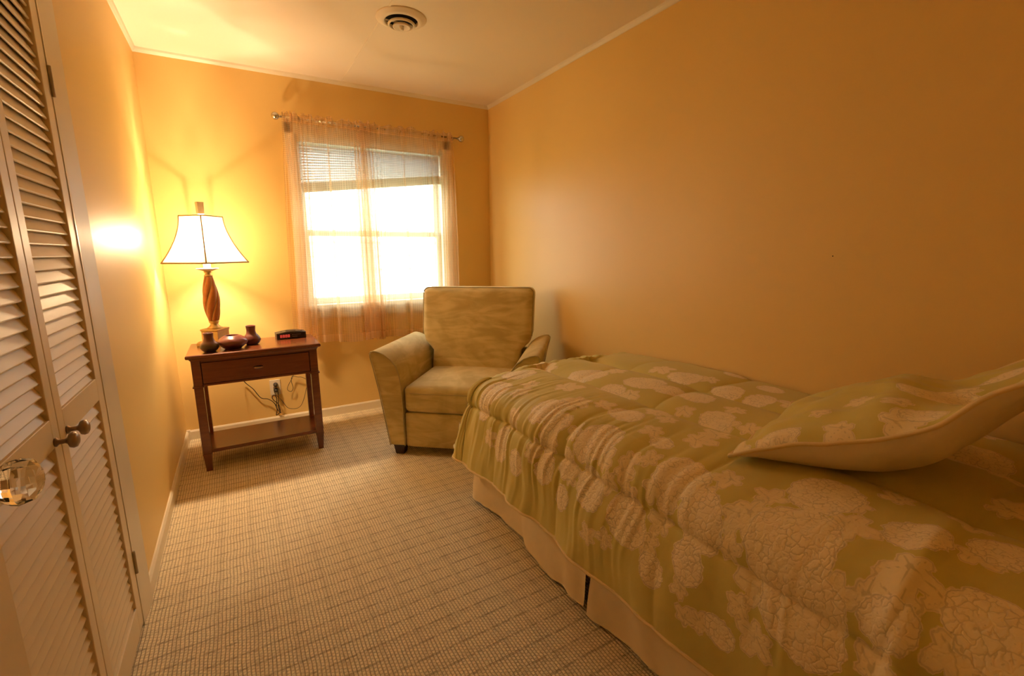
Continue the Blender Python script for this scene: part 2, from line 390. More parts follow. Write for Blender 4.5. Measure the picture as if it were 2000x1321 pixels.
def cushion_mesh(name, half, r, n=14, puff=(0, 0, 0), warp=None):
    """rounded box with crowned faces"""
    hx, hy, hz = half; V = {}; verts = []; faces = []
    g = np.sign(np.linspace(-1, 1, n+1))*np.abs(np.linspace(-1, 1, n+1))**0.6
    def vid(p):
        k = tuple(round(c, 5) for c in p)
        if k not in V: V[k] = len(verts); verts.append(p)
        return V[k]
    for ax in range(3):
        for s in (-1, 1):
            for i in range(n):
                for j in range(n):
                    q = []
                    for (a, b) in ((g[i], g[j]), (g[i+1], g[j]), (g[i+1], g[j+1]), (g[i], g[j+1])):
                        p = [0, 0, 0]; p[ax] = s; p[(ax+1) % 3] = a; p[(ax+2) % 3] = b; q.append(vid(tuple(p)))
                    faces.append(q if s > 0 else q[::-1])
    out = []
    H3 = np.array([hx, hy, hz])
    for p in verts:
        p = np.array(p); q = p*H3; inn = np.maximum(H3-r, 0); c = np.clip(q, -inn, inn); d = q-c; L = np.linalg.norm(d)
        e = c + (d/L*r if L > 1e-9 else 0)
        for ax in range(3):
            o1, o2 = (ax+1) % 3, (ax+2) % 3
            e[ax] += puff[ax]*p[ax]*(1-p[o1]**2)*(1-p[o2]**2)
        out.append(warp(e) if warp else e)
    return mesh(name, out, faces, True)

# value noise (numpy) for cloth
def _hash(ix, iy, s):
    h = (ix.astype(np.int64)*374761393 + iy.astype(np.int64)*668265263 + s*1442695041) & 0x7fffffff
    h = ((h ^ (h >> 13))*1274126177) & 0x7fffffff
    return ((h ^ (h >> 16)) & 0xffff)/65535.0
def vnoise(x, y, s=0):
    x = np.asarray(x, float); y = np.asarray(y, float)*np.ones_like(x)
    x0 = np.floor(x); y0 = np.floor(y); fx = x-x0; fy = y-y0
    fx = fx*fx*(3-2*fx); fy = fy*fy*(3-2*fy)
    a = _hash(x0, y0, s); b = _hash(x0+1, y0, s); c = _hash(x0, y0+1, s); d = _hash(x0+1, y0+1, s)
    return (a*(1-fx)+b*fx)*(1-fy)+(c*(1-fx)+d*fx)*fy - 0.5

#SHELL
# ================================================================== the room shell
def struct(name, boxes, mat, label, cat, bevel=0.0):
    o = link(name, boxes_mesh(name, boxes, bevel), mat); tagp(o, label, cat, kind='structure'); return o
WX0, WX1, WZ0, WZ1 = 0.43, 1.53, 0.865, 2.06          # window opening
CY0, CY1, CZ = 0.985, 1.845, 2.03                      # closet opening in the left wall
YF = -0.0                                              # front wall plane (doorway side)
floor = struct('floor', [(-1.2, 2.1, -1.7, 3.85, -0.1, 0.0)], M['carpet'], 'beige loop-pile carpet with a woven grid covering the floor', 'carpet')
ceil = struct('ceiling', [(-1.2, 2.1, -1.7, 3.85, H, H+0.1)], M['ceiling'], 'smooth warm white ceiling above the bedroom', 'ceiling')
wb = struct('wall_back', [(XL-0.1, WX0, YB, YB+0.13, 0, H), (WX1, XR+0.1, YB, YB+0.13, 0, H), (WX0, WX1, YB, YB+0.13, 0, WZ0), (WX0, WX1, YB, YB+0.13, WZ1, H)],
            M['wall'], 'golden tan wall around the curtained window', 'wall')
wr = struct('wall_right', [(XR, XR+0.12, -1.7, YB, 0, H)], M['wall'], 'long golden tan wall along the bed', 'wall')
wl = struct('wall_left', [(XL-0.1, XL, CY1, YB, 0, H), (XL-0.1, XL, -1.7, CY0, 0, H), (XL-0.1, XL, CY0, CY1, CZ, H)], M['wall'], 'semi-gloss tan wall between closet doors and lamp corner', 'wall')
wf = struct('wall_front', [(0.50, XR, -0.12, YF, 0, H), (XL, -0.33, -0.12, YF, 0, H), (-0.33, 0.50, -0.12, YF, 2.05, H)], M['wall'], 'tan wall at the head of the bed beside the doorway', 'wall')
wh = struct('wall_hall', [(XL, XR, -1.7, -1.6, 0, H)], M['wall'], 'hallway wall behind the doorway', 'wall')
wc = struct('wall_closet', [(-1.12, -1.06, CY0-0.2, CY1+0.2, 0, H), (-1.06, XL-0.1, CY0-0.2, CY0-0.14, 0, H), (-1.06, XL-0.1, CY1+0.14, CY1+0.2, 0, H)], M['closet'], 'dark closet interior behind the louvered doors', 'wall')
# nail holes / scuffs on the walls
def nail(parent, loc, axis, r):
    me = lathe_mesh('nail_hole', [(r*0.3, 0.0012), (r, 0.0006), (r, -0.001)], 10)
    rot = (0, math.radians(90), 0) if axis == '+x' else (0, math.radians(-90), 0)
    return link('nail_hole', me, M['dark'], parent, loc, rot)
nail(wr, (XR, 0.92, 1.22), '-x', 0.0022)
# baseboards
def base_prof(d=0.012, h=0.066): return [(0, 0), (d, 0), (d, h-0.010), (d*0.45, h), (0, h)]
me = prism_mesh('baseboard_left', [(XL+a, z) for a, z in base_prof()], 1.965, YB); bl = link('baseboard_left', me, M['trim'])
tagp(bl, 'cream painted baseboard along the left wall from closet to corner', 'baseboard', kind='structure')
me = prism_mesh('baseboard_back', [(-a, z) for a, z in base_prof()], -XR, -(XL+0.012)); bb = link('baseboard_back', me, M['trim'], None, (0, YB, 0), (0, 0, math.radians(90)))
# profile (x,z) extruded along y; rotated +90deg about z: x->y, y->-x
tagp(bb, 'cream painted baseboard under the window wall behind the nightstand', 'baseboard', kind='structure')
me = prism_mesh('baseboard_right', [(XR-a, z) for a, z in base_prof()], 0.0, YB-0.012); br = link('baseboard_right', me, M['trim'])
tagp(br, 'cream painted baseboard behind the bed and armchair', 'baseboard', kind='structure')
me = boxes_mesh('corner_block', [(XL, XL+0.022, YB-0.022, YB, 0, 0.072)], 0.003); link('corner_block', me, M['trim'], bl)
# ceiling mouldings
def crown(name, pts, label, axis):
    q = 0.018
    if axis == 'x': me = prism_mesh(name, [(0, 0), (-q, 0), (-q*0.75, -q*0.6), (-q*0.25, -q*1.25), (0, -q*1.4)], -pts[1], -pts[0]); o = link(name, me, M['trim'], None, (0, YB, H), (0, 0, math.radians(90)))
    else:
        s = pts[3]; me = prism_mesh(name, [(0, 0), (s*q, 0), (s*q*0.75, -q*0.6), (s*q*0.25, -q*1.25), (0, -q*1.4)], pts[1], pts[2]); o = link(name, me, M['trim'], None, (pts[0], 0, H))
    return tagp(o, label, 'moulding', kind='structure')
crown('trim_1', (XL, XR), 'thin moulding where window wall meets ceiling', 'x')
crown('trim_2', (XL, 0.0, YB, 1), 'thin moulding where left closet wall meets ceiling', 'y')
crown('trim_3', (XR, 0.0, YB, -1), 'thin moulding where right bed wall meets ceiling', 'y')
bt = link('trim_4', boxes_mesh('trim_4', [(0.7745, 0.7855, 0.0, YB-0.018, H-0.003, H)], 0.001, 1), M['ceiling']); tagp(bt, 'narrow batten strip running along the ceiling past the vent', 'batten', kind='structure')

# ------------------------------------------------------------------ window
win = empty('window_1', ((WX0+WX1)/2, YB, WZ0)); tagp(win, 'double-hung white window behind the sheer curtains', 'window', kind='structure')
def wp(name, b, mat=M['trim'], bev=0.003, par=win, off=(0.98, YB, WZ0)):
    return box(name, (b[0]-off[0], b[1]-off[0], b[2]-off[1], b[3]-off[1], b[4]-off[2], b[5]-off[2]), mat, par, bev)
y0, y1 = YB, YB+0.13
for nm, b in (('jamb', (WX0, WX0+0.02, y0, y1, WZ0, WZ1)), ('jamb', (WX1-0.02, WX1, y0, y1, WZ0, WZ1)), ('head_jamb', (WX0, WX1, y0, y1, WZ1-0.02, WZ1)),
              ('sill', (WX0-0.07, WX1+0.07, y0-0.035, y1, WZ0-0.03, WZ0+0.004)), ('apron', (WX0-0.055, WX1+0.055, y0-0.014, y0, WZ0-0.10, WZ0-0.03)),
              ('casing', (WX0-0.055, WX0+0.005, y0-0.014, y0, WZ0, WZ1+0.06)), ('casing', (WX1-0.005, WX1+0.055, y0-0.014, y0, WZ0, WZ1+0.06)),
              ('casing', (WX0-0.055, WX1+0.055, y0-0.014, y0, WZ1-0.005, WZ1+0.06))): wp(nm, b)
def sash(nm, x0, x1, z0, z1, ya, yb_, muntins=()):
    s = wp(nm, (x0, x0+0.035, ya, yb_, z0, z1), M['white_vinyl'])
    wp('stile', (x1-0.035, x1, ya, yb_, z0, z1), M['white_vinyl'], par=s)
    wp('rail', (x0+0.035, x1-0.035, ya, yb_, z0, z0+0.045), M['white_vinyl'], par=s)
    wp('rail', (x0+0.035, x1-0.035, ya, yb_, z1-0.035, z1), M['white_vinyl'], par=s)
    wp('pane', (x0+0.033, x1-0.033, (ya+yb_)/2-0.002, (ya+yb_)/2+0.002, z0+0.043, z1-0.033), M['pane'], 0, par=s)
    return s
sash('lower_sash', WX0+0.02, WX1-0.02, WZ0+0.004, 1.405, YB+0.055, YB+0.085)
sash('upper_sash', WX0+0.02, WX1-0.02, 1.37, WZ1-0.02, YB+0.088, YB+0.118)
# ---- raised mini blind, hanging crooked
bld = empty('window_blind', (0.98, YB+0.028, WZ1-0.02)); tagp(bld, 'raised white mini blind hanging crooked at the top of the window', 'blind')
BW = 0.525
box('head_rail', (-BW, BW, -0.014, 0.014, -0.028, 0.0), M['white_vinyl'], bld, 0.002)
def slat_mesh():
    V, Fc = [], []; n = 5
    for x in (-BW, BW):
        for k in range(n):
            t = -1+2*k/(n-1); V.append((x, 0.0125*t, -0.0022*t*t))
    V += [(x, y, z-0.0006) for x, y, z in V]
    for k in range(n-1): Fc += [(k, k+1, n+k+1, n+k), (2*n+k, 3*n+k, 3*n+k+1, 2*n+k+1)]
    return mesh('slat', V, Fc, True)
m_sl, nt, p, out = new_mat('vinyl_slat'); nt.nodes.remove(p)
d = N(nt, 'ShaderNodeBsdfDiffuse'); d.inputs[0].default_value = (0.80, 0.79, 0.76, 1); t = N(nt, 'ShaderNodeBsdfTranslucent'); t.inputs[0].default_value = (0.7, 0.72, 0.74, 1)
ms = N(nt, 'ShaderNodeMixShader'); ms.inputs[0].default_value = 0.42; nt.links.new(d.outputs[0], ms.inputs[1]); nt.links.new(t.outputs[0], ms.inputs[2]); nt.links.new(ms.outputs[0], out.inputs[0])
sm_ = slat_mesh()
zl_end, zr_end = -0.305, -0.180
ns = 14
for i in range(ns):
    k = (i+1)/(ns+0.3); zl = -0.030 + (zl_end+0.030)*k; zr = -0.030 + (zr_end+0.030)*k
    link('slat', sm_, m_sl, bld, (0, 0, (zl+zr)/2), (math.radians(46), math.atan2(zl-zr, 2*BW), 0))
st = [(-BW, BW, -0.0125, 0.0125, -0.004-0.0032*(j+1), -0.004-0.0032*j-0.0007) for j in range(13)]
ang = math.atan2(zl_end-zr_end, 2*BW)
o = link('slat_stack', boxes_mesh('slat_stack', st), M['shaded_rail'], bld, (0, 0, (zl_end+zr_end)/2), (0, ang, 0)); o['kind'] = 'stuff'  # white slats, coloured brown for their backlit shade
link('bottom_rail', boxes_mesh('bottom_rail', [(-BW, BW, -0.014, 0.014, -0.066, -0.046)], 0.003), M['shaded_rail'], bld, (0, 0, (zl_end+zr_end)/2), (0, ang, 0))
for x in (-0.36, 0.36): link('ladder_cord', tube_mesh('ladder_cord', [(x, -0.014, -0.02), (x, -0.014, (zl_end+zr_end)/2 + x*(zr_end-zl_end)/(2*BW)-0.03)], 0.0008, 5), M['white_vinyl'], bld)

# ------------------------------------------------------------------ outside the window
g = struct('ground', [(-14, 16, YB+0.3, 30, -0.9, -0.8)], simple('lawn', (0.20, 0.24, 0.10), 0.9, 0.1, var=0.2, nscale=3), 'lawn outside the window', 'lawn')
hs = empty('house', (1.2, 11.5, -0.8)); tagp(hs, 'pale sided house outside beyond the window', 'house')
M['siding'] = simple('white_siding', (0.80, 0.80, 0.78), 0.7, 0.2, var=0.03, nscale=2)
bme = prism_mesh('siding_board', [(-0.012, 0.0), (-0.040, 0.0), (-0.012, 0.34)], -5.0, 3.6)
for i in range(13):
    link('siding_board', bme, M['siding'], hs, (0, 0, 0.05+i*0.32), (0, 0, math.radians(90)))
box('wall', (-3.6, 5.0, 0.0, 5.0, 0.0, 4.3), M['siding'], hs)
me = prism_mesh('roof', [(-0.5, 4.25), (5.5, 4.25), (5.5, 4.35), (2.5, 6.0), (-0.5, 4.35)], -5.4, 4.0); link('roof', me, simple('roof_shingle', (0.35, 0.34, 0.33), 0.9, 0.1), hs, (0, 0, 0), (0, 0, math.radians(90)))

# ------------------------------------------------------------------ doors on the left side
def casing_set():
    t = empty('trim_5', (XL, (CY0+CY1)/2, 0)); tagp(t, 'cream painted casing framing the louvered closet doors', 'door frame', kind='structure')
    yc = (CY0+CY1)/2
    for nm, (a, b, c, d) in (('casing', (CY1+0.0, CY1+0.110, 0, CZ+0.10)), ('casing', (CY0-0.105, CY0, 0, CZ+0.10)), ('head_casing', (CY0, CY1, CZ, CZ+0.10))):
        o = box(nm, (0, 0.017, a-yc, b-yc, c, d), M['trim'], t, 0.003, 2)
        if nm == 'casing':                                   # clamshell profile, thin toward the opening
            ym = a-yc if a >= CY1 else b-yc
            for v in o.data.vertices:
                if v.co.x > 0.010: v.co.x -= 0.0095*max(0, 1-abs(v.co.y-ym)/0.09)
    for nm, (a, b, c, d) in (('jamb', (CY1-0.012, CY1, 0, CZ)), ('jamb', (CY0, CY0+0.012, 0, CZ)), ('jamb', (CY0+0.012, CY1-0.012, CZ-0.012, CZ))):
        box(nm, (-0.1, 0.008, a-yc, b-yc, c, d), M['trim'], t, 0.0)
    return t
casing_set()
def louver_mesh(L):
    # slat 40 mm wide, 7 mm thick, running along local y, tilted so the room edge is low
    w2, t2 = 0.0225, 0.0032; prof = []
    for k in range(5): a = math.pi/2 - math.pi*k/4; prof.append((w2+t2*math.cos(a)*0.9, t2*math.sin(a)))
    for k in range(5): a = -math.pi/2 - math.pi*k/4; prof.append((-w2+t2*math.cos(a)*0.9, t2*math.sin(a)))
    th = math.radians(66)
    pr = [(x*math.cos(th)+z*math.sin(th), -x*math.sin(th)+z*math.cos(th)) for x, z in prof]
    return prism_mesh('louver', pr, -L/2, L/2)
def louvered_door(name, ya, yb_, label, hinge_side, knob_y):
    """door face at x = XL+0.006, thickness 32 mm, spans ya..yb_"""
    d = empty(name, (XL+0.006, (ya+yb_)/2, 0.012)); tagp(d, label, 'door', kind='structure')
    T = 0.032; hw = (yb_-ya)/2-0.0015; hgt = CZ-0.03; S = 0.042
    so = {'far': (S, S+0.016), 'near': (S+0.016, S)}[hinge_side]
    box('stile', (-T, 0, -hw, -hw+so[0], 0, hgt), M['door'], d, 0.002); box('stile', (-T, 0, hw-so[1], hw, 0, hgt), M['door'], d, 0.002)
    a, b = -hw+so[0], hw-so[1]
    for z0, z1 in ((0, 0.095), (0.806, 0.872), (hgt-0.07, hgt)):
        box('rail', (-T, 0, a, b, z0, z1), M['door'], d, 0.0015)
    lm = louver_mesh(b-a+0.004); P = 0.0300
    for z0, z1 in ((0.095, 0.806), (0.872, hgt-0.07)):
        n = int(round((z1-z0-0.012)/P)); st = (z1-z0)/n
        for i in range(n):
            link('louver', lm, M['door'], d, (-T/2-0.001, (a+b)/2, z0+(i+0.5)*st))
    # knob
    prof = [(0.0095, 0), (0.0105, 0.003), (0.006, 0.007), (0.0055, 0.018), (0.008, 0.022), (0.0165, 0.026), (0.0185, 0.032), (0.0165, 0.038), (0.010, 0.0415), (0.002, 0.0425)]
    link('knob', lathe_mesh('knob', prof, 28), M['bronze'], d, (0, knob_y-(ya+yb_)/2, 0.818), (0, math.radians(90), 0))
    # hinges
    hy = hw+0.003 if hinge_side == 'far' else -hw-0.003; sg = 1 if hinge_side == 'far' else -1
    for z in (0.235, 1.715):
        h = link('hinge', tube_mesh('hinge', [(0.004, hy, z-0.04-0.012), (0.004, hy, z+0.04-0.012)], 0.0045, 10), M['hinge'], d)
        link('hinge_leaf', boxes_mesh('hinge_leaf', [(-0.0005, 0.0075, hy+sg*0.002 if sg > 0 else hy-0.018, hy+0.018 if sg > 0 else hy-0.002, z-0.05, z+0.026)], 0.001, 1), M['hinge'], h) if False else None
    return d
YM = 1.412
louvered_door('door_2', YM, CY1-0.012, 'louvered closet door nearest the lamp with round bronze knob', 'far', 1.462)
louvered_door('door_3', CY0+0.012, YM, 'louvered closet door nearer the doorway with bronze knob, partly behind glass doorknob', 'near', 1.372)

# entry door standing open against the closet
DX, DY = -0.285, 0.772
ed = empty('door_1', (DX, 0.012, 0.01)); tagp(ed, 'open cream entry door edge with cut-glass knob at far left', 'door', kind='structure')
box('door_slab', (-0.035, 0, 0, DY-0.012, 0, 2.02), M['door'], ed, 0.002)
kz, ky = 0.988, 0.690-0.012
rose = link('rose', lathe_mesh('rose', [(0.026, 0), (0.026, 0.003), (0.020, 0.006), (0.010, 0.008), (0.0095, 0.022), (0.013, 0.026), (0.013, 0.030)], 28), M['brass'], ed, (0, ky, kz), (0, math.radians(90), 0))
def knob_mesh():
    n = 12; prof = [(0.0125, 0.0), (0.0150, 0.004), (0.0245, 0.020), (0.0265, 0.027), (0.0230, 0.038), (0.0130, 0.044)]
    return lathe_mesh('glass_knob', prof, n, sm=False)
o = link('glass_knob', knob_mesh(), M['crystal'], ed, (0.028, ky, kz), (0, math.radians(90), 0)); o['label'] = 'faceted clear cut-glass doorknob'

# ------------------------------------------------------------------ ceiling vent
vt = empty('ceiling_vent', (0.868, 2.588, H)); tagp(vt, 'round white ceiling air diffuser with stepped rings', 'vent')
link('duct_shade_disc', lathe_mesh('duct_shade_disc', [(0.001, -0.002), (0.085, -0.002), (0.085, -0.0035), (0.001, -0.0035)], 48, False), M['dark'], vt)  # flat black disc standing in for shade in the vent opening; ceiling is solid
def ring(name, prof, mat=M['ceiling']):
    return link(name, lathe_mesh(name, prof, 56, True, False), mat, vt)
ring('flange', [(0.084, -0.004), (0.084, -0.018), (0.092, -0.021), (0.108, -0.015), (0.118, -0.008), (0.126, -0.006), (0.129, -0.003), (0.129, 0.0)])
ring('louver_ring', [(0.060, -0.026), (0.060, -0.036), (0.064, -0.038), (0.070, -0.033), (0.070, -0.028), (0.066, -0.024), (0.060, -0.026)])
ring('center_cone', [(0.002, -0.040), (0.012, -0.039), (0.026, -0.039), (0.038, -0.045), (0.043, -0.046), (0.045, -0.042), (0.042, -0.034), (0.002, -0.026)])
box('crossbar', (-0.083, 0.083, -0.003, 0.003, -0.026, -0.020), M['ceiling'], vt, 0.001)
link('adjusting_knob', lathe_mesh('adjusting_knob', [(0.011, -0.038), (0.012, -0.050), (0.009, -0.056), (0.005, -0.057)], 20), M['trim'], vt)
#FURN
# ================================================================== nightstand
TX0, TX1, TY0, TY1, TZ = -0.288, 0.405, 3.025, 3.440, 0.697
tc0 = ((TX0+TX1)/2, (TY0+TY1)/2)
nsd = empty('nightstand', (tc0[0], tc0[1], 0)); tagp(nsd, 'cherry wood nightstand with one drawer and low shelf by the corner', 'nightstand')
hx, hy = (TX1-TX0)/2, (TY1-TY0)/2
def top_mesh():
    # ogee-edged top: stack of inset outlines
    lev = [(0.000, 0.006), (0.003, 0.002), (0.006, 0.0), (0.016, 0.0), (0.021, 0.004), (0.025, 0.014), (0.034, 0.020), (0.038, 0.022)]
    V, Fc = [], []
    for dz, ins in lev:
        a, b = hx-ins, hy-ins; V += [(-a, -b, TZ-dz), (a, -b, TZ-dz), (a, b, TZ-dz), (-a, b, TZ-dz)]
    for i in range(len(lev)-1):
        for k in range(4): Fc.append((i*4+k, (i+1)*4+k, (i+1)*4+(k+1) % 4, i*4+(k+1) % 4))
    Fc.append((0, 1, 2, 3)); q = (len(lev)-1)*4; Fc.append((q+3, q+2, q+1, q))
    return mesh('tabletop', V, Fc)
link('tabletop', top_mesh(), M['wood'], nsd)
lx, ly = hx-0.020, hy-0.035
LW = 0.044
def leg_mesh():
    h = LW/2; bm_b = [(-h, h, -h, h, 0.108, TZ-0.038)]
    me = boxes_mesh('leg', bm_b, 0.002)
    bm = bmesh.new(); bm.from_mesh(me)
    for (z0, z1, a, b) in ((0.0, 0.108, h*0.66, h*0.98), (0.100, 0.108, h*1.05, h*1.05)):
        vs = [bm.verts.new((sx*a, sy*a, z0)) for sx, sy in ((-1, -1), (1, -1), (1, 1), (-1, 1))] + [bm.verts.new((sx*b, sy*b, z1)) for sx, sy in ((-1, -1), (1, -1), (1, 1), (-1, 1))]
        for f in ((3, 2, 1, 0), (4, 5, 6, 7), (0, 1, 5, 4), (1, 2, 6, 5), (2, 3, 7, 6), (3, 0, 4, 7)): bm.faces.new([vs[i] for i in f])
    bm.to_mesh(me); bm.free(); return me
lm_ = leg_mesh(); cl_ = boxes_mesh('collar', [(-LW/2-0.006, LW/2+0.006, -LW/2-0.006, LW/2+0.006, 0.503, 0.513)], 0.003)
for sx in (-1, 1):
    for sy in (-1, 1):
        l = link('leg', lm_, M['wood'], nsd, (sx*(lx-LW/2), sy*(ly-LW/2), 0)); link('collar', cl_, M['wood'], l)
ix = lx-LW
for nm, b in (('side_panel', (-lx+0.008, -lx+0.026, -ly+LW, ly-LW, 0.515, TZ-0.038)), ('side_panel', (lx-0.026, lx-0.008, -ly+LW, ly-LW, 0.515, TZ-0.038)),
              ('back_panel', (-ix, ix, ly-0.028, ly-0.010, 0.515, TZ-0.038)), ('drawer_rail', (-ix, ix, -ly+0.005, -ly+0.03, 0.508, 0.520)), ('drawer_rail', (-ix, ix, -ly+0.005, -ly+0.03, TZ-0.050, TZ-0.038)),
              ('case_bottom', (-ix, ix, -ly+0.03, ly-0.03, 0.512, 0.520))):
    box(nm, b, M['wood'], nsd, 0.001)
dr = box('drawer', (-ix+0.003, ix-0.003, -ly+0.003, -ly+0.022, 0.523, TZ-0.053), M['wood'], nsd, 0.003)
bm = bmesh.new(); bmesh.ops.create_uvsphere(bm, u_segments=24, v_segments=12, radius=1.0)
for v in bm.verts: v.co = Vector((v.co.x*0.026, -ly+0.001+min(v.co.y, 0.2)*0.016, 0.585+v.co.z*0.0095))
me = bpy.data.meshes.new('drawer_pull'); bm.to_mesh(me); bm.free(); smooth_all(me); link('drawer_pull', me, M['bronze'], dr)
box('shelf', (-lx+0.012, lx-0.012, -ly+0.010, ly-0.010, 0.108, 0.128), M['wood'], nsd, 0.003)

# ================================================================== table lamp
LX, LY = -0.146, 3.338
lp = empty('table_lamp', (LX, LY, TZ)); tagp(lp, 'lit table lamp with twisted wood-look column and square bell shade', 'lamp')
def sq(name, levels, rz, mat, parent=lp, bev=0.002):
    V, Fc = [], []
    for r, z in levels:
        for k in range(4): a = rz+math.pi/4+k*math.pi/2; V.append((r*math.sqrt(2)*math.cos(a), r*math.sqrt(2)*math.sin(a), z))
    for i in range(len(levels)-1):
        for k in range(4): Fc.append((i*4+k, i*4+(k+1) % 4, (i+1)*4+(k+1) % 4, (i+1)*4+k))
    Fc.append((3, 2, 1, 0)); q = (len(levels)-1)*4; Fc.append((q, q+1, q+2, q+3))
    bm = bmesh.new(); vs = [bm.verts.new(v) for v in V]; [bm.faces.new([vs[i] for i in f]) for f in Fc]
    bmesh.ops.bevel(bm, geom=bm.edges[:], offset=bev, segments=1, affect='EDGES')
    me = bpy.data.meshes.new(name); bm.to_mesh(me); bm.free(); return link(name, me, mat, parent)
BR = math.radians(-34)
sq('plinth', [(0.074, 0.0), (0.074, 0.018), (0.066, 0.028)], BR, M['gold_paint'])
sq('base_block', [(0.052, 0.028), (0.052, 0.088), (0.056, 0.092), (0.056, 0.101)], BR, M['gold_paint'])
link('column_foot', lathe_mesh('column_foot', [(0.040, 0.101), (0.040, 0.106), (0.030, 0.112), (0.021, 0.125), (0.021, 0.132), (0.027, 0.138), (0.027, 0.146), (0.020, 0.150)], 32), M['gold_paint'], lp)
def twist_mesh():
    nz, na = 60, 96; V, Fc, R = [], [], []
    for i in range(nz+1):
        t = i/nz; z = 0.150+t*0.265
        r = 0.019 + 0.026*math.sin(math.pi*min(1, max(0, 0.10+0.86*t))**0.92)**1.0
        for k in range(na):
            a = 2*math.pi*k/na; ph = 5*(a - 2.35*t)
            c = abs(math.cos(ph/2)); rr = r*(0.80+0.20*(1-(1-c)**1.6))
            V.append((rr*math.cos(a), rr*math.sin(a), z)); R.append(1-abs(math.sin(ph/2)) if False else (1.0-c))
    for i in range(nz):
        for k in range(na): k2 = (k+1) % na; Fc.append((i*na+k, i*na+k2, (i+1)*na+k2, (i+1)*na+k))
    Fc.append(tuple(range(na-1, -1, -1))); Fc.append(tuple(nz*na+k for k in range(na)))
    me = mesh('twisted_column', V, Fc, True); at = me.attributes.new('ridge', 'FLOAT', 'POINT'); at.data.foreach_set('value', R); return me
link('twisted_column', twist_mesh(), M['spindle'], lp)
link('column_cap', lathe_mesh('column_cap', [(0.020, 0.415), (0.024, 0.419), (0.017, 0.426), (0.013, 0.434), (0.020, 0.441), (0.020, 0.446)], 32), M['gold_paint'], lp)
link('drip_dish', lathe_mesh('drip_dish', [(0.012, 0.446), (0.030, 0.450), (0.056, 0.458), (0.060, 0.462), (0.056, 0.464), (0.028, 0.460), (0.019, 0.466), (0.019, 0.492), (0.012, 0.496)], 40), M['ivory'], lp)
link('socket', lathe_mesh('socket', [(0.014, 0.496), (0.016, 0.50), (0.016, 0.555), (0.012, 0.56)], 24), M['brass'], lp)
BZ = 0.635
link('bulb', lathe_mesh('bulb', [(0.012, BZ-0.075), (0.014, BZ-0.055), (0.024, BZ-0.03), (0.030, BZ-0.005), (0.027, BZ+0.017), (0.016, BZ+0.030), (0.002, BZ+0.034)], 24), M['bulb'], lp)
SR = math.radians(2)     # shade square turned so one corner faces the room
SZ0, SZ1 = 0.497, 0.764
def shade_r(t): return 0.076 + (0.154-0.076)*(1-t)**1.75
def shade_mesh():
    V, Fc = [], []; nz, ns_ = 20, 10; P = 4*ns_
    for i in range(nz+1):
        t = i/nz; r = shade_r(t); z = SZ0+(SZ1-SZ0)*t
        for k in range(4):
            a0 = SR+k*math.pi/2+math.pi/2*0; a1 = a0+math.pi/2
            c0 = np.array([math.cos(a0), math.sin(a0)])*r*math.sqrt(2); c1 = np.array([math.cos(a1), math.sin(a1)])*r*math.sqrt(2)
            for j in range(ns_):
                u = j/ns_; q = c0*(1-u)+c1*u; q *= 1-0.035*math.sin(math.pi*u)
                V.append((q[0], q[1], z))
    for i in range(nz):
        for k in range(P): k2 = (k+1) % P; Fc.append((i*P+k, i*P+k2, (i+1)*P+k2, (i+1)*P+k))
    return mesh('shade', V, Fc, False), P, V, nz
sme, P_, SV, SNZ = shade_mesh()
SHA = SR - math.pi/2
sh = link('shade', sme, M['shade'], lp)
top = [SV[SNZ*P_+k] for k in range(P_)]; bot = [SV[k] for k in range(P_)]
link('shade_trim', tube_mesh('shade_trim', bot, 0.0048, 6, True), M['shade_braid'], sh); link('shade_trim', tube_mesh('shade_trim', top, 0.0045, 6, True), M['shade_braid'], sh)
for k in range(4):
    link('shade_rib', tube_mesh('shade_rib', [SV[i*P_+k*10] for i in range(SNZ+1)], 0.0040, 6), M['shade_braid'], sh)
link('harp', tube_mesh('harp', spline([(0.0, 0.0, 0.50), (0.045, 0.0, 0.57), (0.050, 0, 0.66), (0.0, 0, 0.757), (-0.050, 0, 0.66), (-0.045, 0, 0.57), (0, 0, 0.50)], 60), 0.0018, 6), M['brass'], lp)
for a in (0, math.pi/2):
    r = shade_r(1.0)*math.sqrt(2)
    link('shade_spider', tube_mesh('shade_spider', [(math.cos(SR+a)*r, math.sin(SR+a)*r, SZ1-0.003), (0, 0, SZ1-0.006), (-math.cos(SR+a)*r, -math.sin(SR+a)*r, SZ1-0.003)], 0.0016, 6), M['brass'], sh)
sq('finial', [(0.0085, SZ1-0.004), (0.0085, SZ1+0.008), (0.0165, SZ1+0.014), (0.0185, SZ1+0.082)], math.radians(20), M['gold_paint'])
ld = bpy.data.lights.new('bulb_light', 'POINT'); ld.energy = LAMP_POWER; ld.color = LAMP_COLOR; ld.shadow_soft_size = 0.035
lo = bpy.data.objects.new('bulb_light', ld); C.objects.link(lo); lo.parent = lp; lo.location = (0, 0, BZ)
